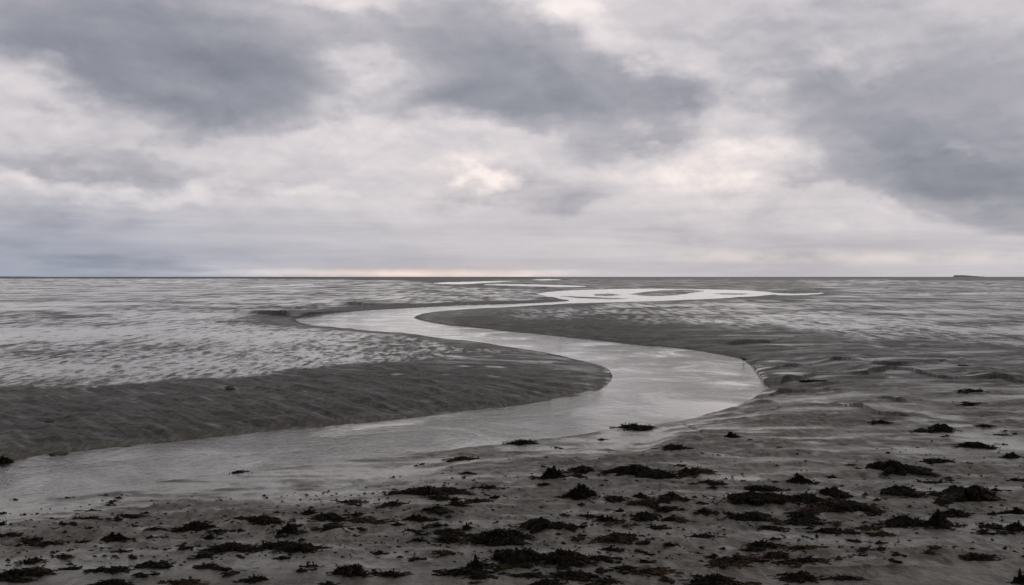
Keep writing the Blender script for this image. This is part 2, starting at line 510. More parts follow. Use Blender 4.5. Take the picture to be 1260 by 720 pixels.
for (fx, fy, sx, sy, rot, k) in FILMS:
    c, s = math.cos(R(rot)), math.sin(R(rot))
    gx, gy = ground(fx, fy)
    # work in metres on the ground: widths scale with distance, depths with its square
    mx, my = sx * gy / F, sy * gy * gy / (CAM_H * F)
    sl = -math.tan(R(rot)) * (gy * gy / (CAM_H * F)) / (gy / F) * -1
    ddx, ddy = PX - gx, PY - gy
    ddy = ddy - ddx * sl
    film = np.maximum(film, k * np.exp(-(ddx / mx) ** 2 - (ddy / my) ** 2) * (PY > 1))
film *= inview
# wash of the tide edge along the near shore of the creek
face_s = np.clip(0.5 - face * 1.5, 0, 1)
edge = np.exp(-land / np.clip(0.045 * D, 0.3, 2.0)) * face_s * (1 - sstep(D, 36, 46))
# --- small relief: grooves on the banks, lumps on the flats
grz = np.zeros_like(z)
a = R(41)
gu, gv_ = PX * math.cos(a) + PY * math.sin(a), -PX * math.sin(a) + PY * math.cos(a)
warp = perlin(PX / 3.0, PY / 6.0, 51) * 0.5
bank = np.clip(1 - flats, 0, 1) * np.clip(land / 0.6, 0, 1)
leftbank = bank * np.clip(face * 2 + 0.3, 0, 1) * sstep(PY, 14, 18) * (1 - sstep(PX - 0.02 * PY, 2.0, 14.0))
g1 = 1 - np.abs(perlin(gu / 0.9 + warp, gv_ / 7.0, 52)) * 2.2
g2 = 1 - np.abs(perlin(gu / 0.42 + warp * 1.6, gv_ / 3.4, 53)) * 2.2
grz += leftbank * fade(2.0) * (g1 * 0.035 + g2 * 0.02)
rightbank = bank * (PX > 4) * sstep(PY, 17, 22)
g3 = 1 - np.abs(perlin(PX / 5.0 + warp * 0.6, (PY + PX * 0.12) / 1.7 + warp, 54)) * 2.2
g4 = 1 - np.abs(perlin(PX / 2.4 + warp, (PY + PX * 0.12) / 0.8 + warp, 55)) * 2.2
grz += rightbank * (fade(1.7) * g3 * 0.045 + fade(0.9) * g4 * 0.02)
grz += bank * (fbm(PX / 1.3, PY, 1.4, 4, 60, 0.68) * 0.042)
# fine lumps of the near foreshore
nearm = 1 - sstep(D, 26, 44)
grz += nearm * bank * (fbm(PX / 2.2, PY, 0.5, 4, 70, 0.65) * 0.020)
cast = np.clip(fbm(PX, PY, 0.16, 2, 75) - 0.25, 0, None)
grz += nearm * bank * cast * 0.012
# flats: shallow film with lumps standing out of it
lump = lumps(80)
patch = fbm(PX, PY, 16.0, 3, 88, guard=False)
level = 0.10 + 0.30 * patch
wet_flat = 0.42 + 0.15 * patch + (0.50 - 0.12 * sstep(D, 60, 140)) * (sstep(level - lump, -0.95, 0.75) - 0.5)
wet_flat += 0.10 * sstep(PX / D, -0.1, -0.35)
zf = np.maximum(lump - level, -0.10 + 0.0 * lump)
grz += flats * zf * 0.028 * np.clip(60 / D, 0.25, 1)
# near film: water stands in the hollows
hol = fbm(PX / 2.2, PY, 0.8, 4, 90, 0.6)
veil = 0.5 + 0.5 * fbm(PX / 3.0, PY, 1.6, 4, 97, 0.65)
wet_near = np.clip(film * (0.85 + 0.75 * hol + 0.35 * (veil - 0.5)), 0, 0.95)
wet_near = np.maximum(wet_near, edge * np.clip(0.45 + 0.6 * hol, 0, 0.8))
# thin sheen in streaks over the rest of the mud
streaks = fbm(PX / 4.0, PY, 1.3, 4, 99, 0.6)
wet_near = np.maximum(wet_near, bank * np.clip(0.31 + 0.36 * streaks * (1 - leftbank), 0, 0.65) * (1 - 0.5 * leftbank))
RA = ((0.16, 1.3, 1.0), (0.30, 2.4, 1.0))
RB = ((0.55, 5.0, 1.0), (1.1, 9.0, 0.8))
rill = lumps(140, gu + warp * 0.25, gv_, RA, 0.3, 0.0)
rill2 = 1 - np.abs(lumps(150, gu + warp * 0.5, gv_, RB, 0.3, 0.0)) * 2.4
grz += leftbank * (rill * 0.014 + np.clip(rill2, -0.6, 1) * 0.034)
cutl = np.clip(1 - np.abs(lumps(155, gu + warp * 0.5, gv_, ((0.8, 6.0, 1.0),), 0.3, 0.0)) * 9, 0, 1) * np.clip(0.4 + perlin(PX / 1.8, PY / 3.5, 58) * 1.5, 0, 1)
grz -= leftbank * cutl * 0.03
wet_near = np.maximum(wet_near, leftbank * np.clip(0.20 - 0.22 * rill - 0.08 * rill2 + 0.14 * cutl, 0, 0.5))
RIP = ((0.22, 0.30, 1.1), (0.45, 0.5, 1.1), (0.9, 0.9, 0.9), (2.0, 1.8, 0.6))
rip = lumps(160, PX + warp, PY + 0.12 * PX, RIP, 0.3, 0.0)
rip2 = 1 - np.abs(lumps(170, PX, PY + 0.12 * PX, RIP, 0.3, 0.0)) * 2.4
grz += bank * (1 - leftbank) * (rip * 0.020 + rip2 * 0.014)
wet_near = np.maximum(wet_near, bank * (1 - leftbank) * np.clip(0.26 + 0.30 * rip - 0.13 * rip2, 0, 0.70))
foot = np.exp(-land / np.clip(0.035 * D, 0.3, 3.0)) * np.clip(0.25 + 1.1 * fbm(PX / 3.5, PY, 0.9, 4, 120, 0.7), 0, 1) * (D < 80)
wet_near = np.maximum(wet_near, bank * foot * (1 - 0.3 * leftbank))
fing = np.exp(-((PU - 945) / 50) ** 2 - ((PV - 466) / 24) ** 2) * (PY > 5) * np.clip(0.3 + 1.5 * perlin(PX / 1.3, PY / 0.9, 121) + 0.6 * perlin(PX / 0.6, PY / 0.5, 122), 0, 1)
wet_near = np.maximum(wet_near, fing)
wash = region([(-60, 605), (0, 600), (150, 590), (290, 578), (420, 566), (553, 556), (640, 548), (720, 536), (800, 524), (860, 516), (850, 530), (790, 560), (700, 566), (600, 580), (540, 590), (450, 606),
               (400, 616), (250, 628), (120, 640), (0, 662), (-60, 668)], 0.035)
z *= 1 - 0.8 * wash
wash *= np.clip(0.62 + 0.60 * fbm(PX / 3.5, PY, 0.9, 4, 101, 0.7) + 0.3 * perlin(PX / 3.0, PY / 1.2, 102), 0, 0.95)
wet_near = np.maximum(wet_near, wash)
grz *= 1 - 0.75 * wet_near
wet = np.clip(flats * wet_flat + wet_near * (1 - flats), 0, 1)
# ledges of firmer mud: (polyline, height m, reach m)
LEDGES = [
    ([(950, 477), (985, 471), (1010, 468.5), (1060, 468), (1100, 464.5), (1130, 469), (1165, 476), (1210, 479.5), (1275, 484)], 0.13, 3.0),
    ([(900, 460), (935, 459), (975, 457), (1005, 455), (1030, 450), (1065, 452)], 0.08, 2.5),
    ([(895, 429), (920, 427), (960, 425), (996, 420)], 0.12, 4.0),
    ([(1060, 458), (1100, 460.5), (1145, 459), (1165, 452)], 0.10, 2.5),
    ([(925, 494), (960, 488), (1000, 486), (1052, 490)], 0.06, 1.5),
    ([(930, 515), (965, 513)], 0.05, 1.0), ([(905, 499), (935, 497.5), (950, 500)], 0.05, 1.0),
    ([(1070, 499), (1095, 504), (1125, 510)], 0.06, 1.2), ([(1025, 505), (1060, 516), (1090, 524), (1125, 531)], 0.09, 1.2),
    ([(1175, 495), (1190, 496.5), (1210, 495)], 0.06, 1.0), ([(1170, 452), (1195, 454)], 0.07, 2), ([(860, 426), (905, 421)], 0.10, 3),
    ([(300, 388.3), (325, 387.6), (352, 388.6), (364, 392.0)], 0.30, 7.0), ([(425, 377.5), (440, 376.2), (455, 377.8)], 0.25, 5.0),
]
for pts, hgt, reach in LEDGES:
    pl = w(pts)
    lo, hi = pl.min(0) - 12, pl.max(0) + 12
    k = np.where((PX > lo[0]) & (PX < hi[0]) & (PY > lo[1]) & (PY < hi[1]))[0]
    sub = P2[k].copy()
    jit = pl[:, 1].mean() * 0.008
    sub[:, 0] += perlin(sub[:, 0] / (jit * 5), sub[:, 1] / (jit * 8), 33) * jit
    sub[:, 1] += perlin(sub[:, 0] / (jit * 4), sub[:, 1] / (jit * 30), 31) * jit * 3
    d, qx, qy, _, t = near(sub, pl, False)
    beyond = sub[:, 1] > qy
    n = len(pl) - 1
    ends = np.clip(np.minimum(t, n - t) / 0.6, 0, 1)
    kk = beyond * ends * np.exp(-d / reach)
    brk = np.clip(0.75 + 0.9 * perlin(sub[:, 0] / (reach * 0.8), 0 * d, 35), 0.1, 1.3)
    z[k] += 1.4 * hgt * kk * brk
z = z + grz * np.clip(land / 0.4, 0, 1)
# creek bed
depth_in = np.clip(-sd, 0, None)
zin = -0.02 - np.minimum(0.5, depth_in * 0.09)
tmix = sstep(sd, -0.02, 0.02)
z = np.where(sd < 0, zin, np.maximum(z, 0.006))
# never let the near side of the far flats stand high enough to hide the creek
wet = np.where(sd < 0, 0.6, wet)
# silt shade and rust stain (growth of diatoms), both of the mud itself
quad = np.arange(NR * NC).reshape(NR, NC)
i0 = quad[:-1, :]; i1 = quad[1:, :]
nxt = np.roll(np.arange(NC), -1)
faces = np.stack([i0, i0[:, nxt], i1[:, nxt], i1], -1).reshape(-1, 4)[:, ::-1]
cen = len(PX)
PXc, PYc, Zc = np.append(PX, 0), np.append(PY, 0), np.append(z, 0.1)
wetc = np.append(wet, 0)

# ------------------------------------------------------------------ materials
def material(name):
    m = bpy.data.materials.new(name)
    m.use_nodes = True
    nt = m.node_tree
    b = nt.nodes['Principled BSDF']
    return m, G(nt), b


mud, q, B = material("tidal mud")
pos = q.new('ShaderNodeNewGeometry').outputs['Position']
att = q.new('ShaderNodeAttribute', attribute_name='wet').outputs['Fac']
n1 = q.noise(q.vm('MULTIPLY', pos, (0.35, 1.0, 1.0)), 0.9, 5, 0.6)
n2 = q.noise(q.vm('MULTIPLY', pos, (0.6, 1, 1)), 14.0, 5, 0.65)
n3 = q.noise(pos, 55.0, 3, 0.6)
flt = q.new('ShaderNodeAttribute', attribute_name='flats').outputs['Fac']
n4 = q.noise(q.vm('MULTIPLY', pos, (0.33, 0.045, 1.0)), 1.0, 10, 0.85)
n5 = q.noise(q.vm('MULTIPLY', pos, (0.35, 1.2, 1.0)), 3.0, 6, 0.65, 0.4)
n6 = q.noise(q.vm('MULTIPLY', pos, (1.9, 0.6, 1.0)), 4.5, 4, 0.7)
vr = q.new('ShaderNodeVectorRotate', rotation_type='Z_AXIS'); vr.inputs['Angle'].default_value = R(-41); q.put(vr.inputs['Vector'], pos)
n7 = q.noise(q.vm('MULTIPLY', vr.outputs[0], (1.0, 0.16, 1.0)), 5.0, 5, 0.68, 0.5)
wm = q.m('ADD', att, q.m('MULTIPLY', q.m('SUBTRACT', n2, 0.5), 0.35))
wm = q.m('ADD', wm, q.m('MULTIPLY', q.m('MULTIPLY', q.m('ADD', q.m('MULTIPLY', q.m('SUBTRACT', n4, 0.5), 2.2), q.m('MULTIPLY', q.m('SUBTRACT', n6, 0.5), 1.8)), flt)))
wm = q.m('ADD', wm, q.m('MULTIPLY', q.m('SUBTRACT', n5, 0.5), 0.8))
wm = q.smooth(wm, 0.10, 0.80)
c1 = q.mixc(q.smooth(n1, 0.35, 0.7), (0.155, 0.138, 0.110, 1), (0.108, 0.098, 0.080, 1))
c1 = q.mixc(q.smooth(n5, 0.35, 0.75, 0.0, 0.7), c1, (0.060, 0.055, 0.046, 1))
c1 = q.mixc(q.smooth(n6, 0.42, 0.62, 0.75, 0.0), c1, (0.030, 0.028, 0.024, 1))  # shade of the hollows painted into the colour, bump alone shades little
c1 = q.mixc(q.smooth(n7, 0.42, 0.7, 0.0, 0.6), c1, (0.044, 0.041, 0.034, 1))
c1 = q.mixc(q.smooth(n3, 0.55, 0.8, 0.0, 0.35), c1, (0.17, 0.155, 0.125, 1))
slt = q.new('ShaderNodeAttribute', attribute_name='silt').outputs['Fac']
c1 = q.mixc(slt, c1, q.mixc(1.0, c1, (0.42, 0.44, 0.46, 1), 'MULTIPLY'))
c2 = q.mixc(1.0, c1, (0.80, 0.80, 0.82, 1), 'MULTIPLY')
q.put(B.inputs['Base Color'], q.mixc(wm, c1, c2))
rdry = q.lin(n2, 0.3, 0.7, 0.48, 0.70)
q.put(B.inputs['Roughness'], q.lin(wm, 0, 1, rdry, 0.14))
q.put(B.inputs['Specular IOR Level'], q.lin(wm, 0, 1, 0.16, 0.5))
B.inputs['IOR'].default_value = 1.36
bm1 = q.new('ShaderNodeBump')
bh = q.m('ADD', q.m('ADD', q.m('MULTIPLY', n2, 0.035), q.m('MULTIPLY', n3, 0.010)), q.m('ADD', q.m('MULTIPLY', n6, 0.04), q.m('ADD', q.m('MULTIPLY', n5, 0.05), q.m('MULTIPLY', n7, 0.09))))
q.put(bm1.inputs['Height'], bh)
bm1.inputs['Distance'].default_value = 1.0
q.put(bm1.inputs['Strength'], q.lin(wm, 0, 1, 1.0, 0.22))
q.put(B.inputs['Normal'], bm1.outputs[0])

wat, q, B = material("creek water")
pos = q.new('ShaderNodeNewGeometry').outputs['Position']
B.inputs['Base Color'].default_value = (0.045, 0.043, 0.040, 1)
r1 = q.noise(q.vm('MULTIPLY', pos, (1.0, 1.6, 1.0)), 5.0, 4, 0.6, 0.3)
r2 = q.noise(q.vm('MULTIPLY', pos, (0.42, 0.36, 1.0)), 0.8, 5, 0.62, 0.8)
r3 = q.noise(q.vm('MULTIPLY', pos, (1.0, 1.4, 1.0)), 12.0, 3, 0.6)
r4 = q.noise(q.vm('MULTIPLY', pos, (2.4, 2.2, 1.0)), 1.7, 5, 0.65, 0.4)
calm = q.smooth(r2, 0.35, 0.65, 0.15, 1.25)
h = q.m('MULTIPLY', q.m('ADD', q.m('ADD', q.m('MULTIPLY', r1, 0.040), q.m('MULTIPLY', r4, 0.045)), q.m('MULTIPLY', r3, 0.016)), calm)
bw = q.new('ShaderNodeBump')
q.put(bw.inputs['Height'], h)
bw.inputs['Distance'].default_value = 1.0
bw.inputs['Strength'].default_value = 0.55
q.put(B.inputs['Normal'], bw.outputs[0])
B.inputs['Roughness'].default_value = 0.06
B.inputs['IOR'].default_value = 1.333


def weed_mat(name, ca, cb, cc, rough):
    m, q, B = material(name)
    pos = q.new('ShaderNodeTexCoord').outputs['Object']
    a = q.noise(pos, 9.0, 4, 0.6)
    b = q.noise(pos, 60.0, 3, 0.6)
    c = q.mixc(q.smooth(a, 0.35, 0.65), (*ca, 1), (*cb, 1))
    c = q.mixc(q.smooth(b, 0.55, 0.8, 0, 0.8), c, (*cc, 1))
    q.put(B.inputs['Base Color'], c)
    q.put(B.inputs['Roughness'], q.lin(b, 0.3, 0.7, rough, rough + 0.2))
    B.inputs['Specular IOR Level'].default_value = 0.05
    bu = q.new('ShaderNodeBump')
    q.put(bu.inputs['Height'], b)
    bu.inputs['Distance'].default_value = 0.02
    bu.inputs['Strength'].default_value = 0.6
    q.put(B.inputs['Normal'], bu.outputs[0])
    return m


weed_black = weed_mat("black wrack", (0.005, 0.0045, 0.0035), (0.009, 0.007, 0.0045), (0.042, 0.029, 0.014), 0.55)
weed_brown = weed_mat("rusty wrack", (0.014, 0.009, 0.005), (0.040, 0.023, 0.012), (0.075, 0.048, 0.020), 0.6)
weed_olive = weed_mat("olive wrack", (0.012, 0.010, 0.005), (0.030, 0.025, 0.011), (0.065, 0.05, 0.022), 0.6)

# dark silt of the creek banks against the paler sand of the foreshore
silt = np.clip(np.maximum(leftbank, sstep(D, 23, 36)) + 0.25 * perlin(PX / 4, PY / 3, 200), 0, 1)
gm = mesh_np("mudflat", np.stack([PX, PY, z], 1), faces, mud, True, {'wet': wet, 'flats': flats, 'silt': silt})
# close the middle of the fan under the viewer
bmh = None
o = link("mudflat", gm)
tag(o, "grey tidal mudflat with wet sheen and drainage grooves", kind='structure')

# water sheets: the part of the fan that lies in the creek or in a pool, level at z = 0
sdq = sd.reshape(NR, NC)


def water(name, dist_field, label):
    s = dist_field.reshape(NR, NC)
    marg = np.minimum(0.5, 0.02 * rows)[:, None]
    inm = s < marg
    fm = (inm[:-1] | inm[1:] | inm[:-1][:, nxt] | inm[1:][:, nxt]).ravel()
    f = faces[fm]
    used, invx = np.unique(f, return_inverse=True)
    me = mesh_np(name, np.stack([PX[used], PY[used], np.zeros(len(used))], 1), invx.reshape(-1, 4), wat)
    o = link(name, me)
    return tag(o, label, kind='structure')


water("creek_water", sd_main, "silvery tidal creek winding across the mudflat")
allp = np.full(len(PX), 1e9)
for b in pools:
    d2, _, _, i2, _ = near(P2, b)
    allp = np.minimum(allp, np.where(i2, -d2, d2))
water("pool_water", np.where(sd_main < 3, 1e9, allp), "bright shallow pools far out on the mudflat")

zgrid = z.reshape(NR, NC)


def height(x, y):
    """terrain height at a point of the fan"""
    r = y
    i = int(np.clip(np.searchsorted(rows, r) - 1, 0, NR - 2))
    t = (x / y - tans[0]) / (tans[1] - tans[0])
    j = int(np.clip(t, 0, len(tans) - 2))
    fr = (r - rows[i]) / (rows[i + 1] - rows[i])
    fc = min(max(t - j, 0), 1)
    return float((zgrid[i, j] * (1 - fc) + zgrid[i, j + 1] * fc) * (1 - fr) + (zgrid[i + 1, j] * (1 - fc) + zgrid[i + 1, j + 1] * fc) * fr)


# ------------------------------------------------------------------ far land
def far_land(name, prof, d, thick, mat, label):
    """low ridge: profile of (px, height px) at distance d, with real depth"""
    n = len(prof)
    V = []; Fc = []
    for k, sft in enumerate((-0.5, -0.3, 0.0, 0.35, 0.5)):
        top = (0.0, 0.8, 1.0, 0.85, 0.0)[k]
        for (u, hp) in prof:
            V.append(((u - 630) / F * (d + sft * thick), d + sft * thick, -1.0 + (hp * d / F + 1.0) * top + (1.0 if top == 0 else 0) * -1))
    for a_ in range(4):
        for b_ in range(n - 1):
            p = a_ * n + b_
            Fc.append((p, p + 1, p + n + 1, p + n))
    me = mesh_np(name, np.array(V), np.array(Fc), mat, False)
    return tag(link(name, me), label, kind='structure')


hill, q, B = material("haze-muted heath")
pos = q.new('ShaderNodeNewGeometry').outputs['Position']
q.put(B.inputs['Base Color'], q.mixc(q.noise(pos, 0.02, 3), (0.10, 0.115, 0.11, 1), (0.15, 0.16, 0.15, 1)))  # greyed by distance: the haze is put into this base colour
B.inputs['Roughness'].default_value = 0.9
B.inputs['Specular IOR Level'].default_value = 0.1
prof = []
for k in range(42):
    u = 1172 + k
    t = k / 41
    hp = 2.5 * min(1, t / 0.05) * (1 - 0.8 * max(0, (t - 0.3) / 0.7)) * (1 if k not in (0, 41) else 0)
    prof.append((u, max(0, hp + (random.random() - 0.5) * 0.25)))
far_land("island", prof, 9000.0, 500.0, hill, "low dark flat-topped island on the horizon")
prof = [(-120 + 6 * k, 0.25 + 0.75 * (1 - abs(k - 10) / 28) * (0.7 + 0.6 * random.random()) * (k not in (0, 28))) for k in range(29)]
far_land("far_coast", prof, 14000.0, 500.0, hill, "faint low coast at the edge of the horizon")

# ------------------------------------------------------------------ seaweed
def frond(V, Fc, p, ang, L, wd, lift, droop, zfun, curl, twist):
    """flat strap of wrack, three sided in section, forked by the caller"""
    segs = 4
    base = len(V)
    x, y = p[0], p[1]
    a_ = ang
    z0 = p[2]
    for s in range(segs + 1):
        t = s / segs
        zz = z0 + lift * math.sin(min(1, t * 1.1) * math.pi * 0.55) * L - droop * t * t * L
        fl = zfun(x, y)
        zz = max(zz, fl + 0.004)
        ww = wd * (0.55 + 0.7 * t) * (1 if s < segs else 0.25)
        nx, ny = -math.sin(a_), math.cos(a_)
        tz = math.sin(twist + t * 1.2) * 0.6
        V.append((x + nx * ww, y + ny * ww, zz + tz * ww))
        V.append((x - nx * ww, y - ny * ww, zz - tz * ww))
        V.append((x, y, zz + wd * 0.45))
        if s:
            b = base + (s - 1) * 3
            c = base + s * 3
            for k in range(3):
                k2 = (k + 1) % 3
                Fc.append((b + k, b + k2, c + k2, c + k))
        st = L / segs
        x += math.cos(a_) * st
        y += math.sin(a_) * st
        a_ += curl / segs


def clump_mesh(W, Dp, H, seed, shape='heap', dens=1.0, nfmax=420):
    """returns mound verts/faces and fronds verts/faces; W, Dp full sizes, H height"""
    rd = random.Random(seed)
    nr, na = 9, 40
    ph = [rd.random() * 6.28 for _ in range(8)]
    amp = [rd.uniform(0.08, 0.24) / (1 + 0.12 * k) for k in range(8)]
    peaks = []
    npk = {'pyramid': 1, 'heap': 3, 'long': 5, 'flat': 5}[shape]
    for k in range(npk):
        peaks.append((rd.uniform(-0.55, 0.55) if npk > 1 else rd.uniform(-0.15, 0.15), rd.uniform(-0.45, 0.45), rd.uniform(0.55, 1.0), rd.uniform(0.28, 0.5)))
    peaks[0] = (peaks[0][0] * 0.4, peaks[0][1], 1.0, peaks[0][3])

    def edge(t):
        return 0.78 + sum(a * math.sin((k + 2) * t + p) for k, (a, p) in enumerate(zip(amp, ph)))

    def hz(u, v):
        r = math.hypot(u, v)
        t = math.atan2(v, u)
        e = max(0.25, edge(t))
        k = max(0.0, 1 - (r / e) ** 2.4)
        if shape == 'pyramid':
            return max(0, 1 - r / e) ** 1.15 * (0.95 + 0.35 * math.sin(u * 8 + ph[1]) * math.sin(v * 7 + ph[4]) + 0.15 * math.sin(u * 19 + ph[2]))
        s = {'heap': 0.58, 'long': 0.55, 'flat': 0.6}[shape]
        for (a, b, hh, sg) in peaks:
            s = max(s, hh * math.exp(-((u - a) ** 2 + (v - b) ** 2) / (2 * sg * sg)))
        s += 0.16 * math.sin(u * 9 + ph[0]) * math.sin(v * 7 + ph[1]) + 0.10 * math.sin(u * 21 + ph[2]) * math.sin(v * 17 + ph[3])
        return max(0.02, s) * (k ** 0.6) if k > 0 else 0.0

    V = [(0, 0, hz(0, 0) * H)]
    Fm = []
    for i in range(1, nr + 1):
        for j in range(na):
            t = j / na * 2 * math.pi
            r = i / nr * max(0.25, edge(t))
            jr = 1 + rd.uniform(-0.08, 0.08)
            u, v = r * math.cos(t) * jr, r * math.sin(t) * jr
            zz = hz(u, v) * H * rd.uniform(0.62, 1.3) if i < nr else -0.03
            V.append((u * W / 2, v * Dp / 2, zz))
    for j in range(na):
        Fm.append((0, 1 + j, 1 + (j + 1) % na, 1 + (j + 1) % na))
    T = []
    for j in range(na):
        T.append((0, 1 + j, 1 + (j + 1) % na))
    for i in range(nr - 1):
        for j in range(na):
            a = 1 + i * na + j; b = 1 + i * na + (j + 1) % na
            c, d = a + na, b + na
            T.append((a, c, d)); T.append((a, d, b))
    FV, FF = [], []
    zf = lambda x, y: hz(x / (W / 2), y / (Dp / 2)) * H
    n = int(min(nfmax, max(14, dens * 420 * (W * Dp) ** 0.75 + 16)))
    for k in range(n):
        t = rd.random() * 2 * math.pi
        r = math.sqrt(rd.random()) * edge(t) * 1.02
        u, v = r * math.cos(t), r * math.sin(t)
        x, y = u * W / 2, v * Dp / 2
        L = rd.uniform(0.03, 0.10) * (0.6 + 0.5 * min(1.2, W))
        out = math.atan2(v * Dp, u * W) + rd.gauss(0, 0.9)
        up = rd.random() < 0.15
        wd = rd.uniform(0.006, 0.014) * (0.7 + 0.4 * min(1.3, W))
        lift = rd.uniform(0.3, 0.8) if up else rd.uniform(0.0, 0.15)
        p = (x, y, zf(x, y) * rd.uniform(0.8, 1.0) + 0.004)
        frond(FV, FF, p, out, L * (0.7 if up else 1), wd, lift, 0.05 if up else 0.35, zf, rd.gauss(0, 0.9), rd.uniform(-0.6, 0.6))
        if rd.random() < 0.6:
            frond(FV, FF, p, out + rd.choice((-1, 1)) * rd.uniform(0.4, 0.8), L * 0.7, wd * 0.8, lift, 0.2, zf, rd.gauss(0, 0.7), rd.uniform(-0.6, 0.6))
    # stray straps lying on the mud either side
    for k in range(int(8 + 16 * W)):
        sgn = rd.choice((-1, 1))
        x = sgn * W / 2 * rd.uniform(0.6, 1.12)
        y = rd.gauss(0, 0.22) * Dp
        frond(FV, FF, (x, y, 0.006), (0 if sgn > 0 else math.pi) + rd.gauss(0, 0.3), rd.uniform(0.06, 0.18) * (0.5 + 0.4 * W), rd.uniform(0.009, 0.02), 0.02, 0.1, lambda a, b: 0.0, rd.gauss(0, 0.6), 0)
    return np.array(V), np.array(T), np.array(FV), np.array(FF)


exec_order = []
BLACK, BROWN, OLIVE = 'black', 'brown', 'olive'
WM = {BLACK: weed_black, BROWN: weed_brown, OLIVE: weed_olive}
GROUP = "seaweed clumps stranded on the foreshore"
K, N, O = BLACK, BROWN, OLIVE
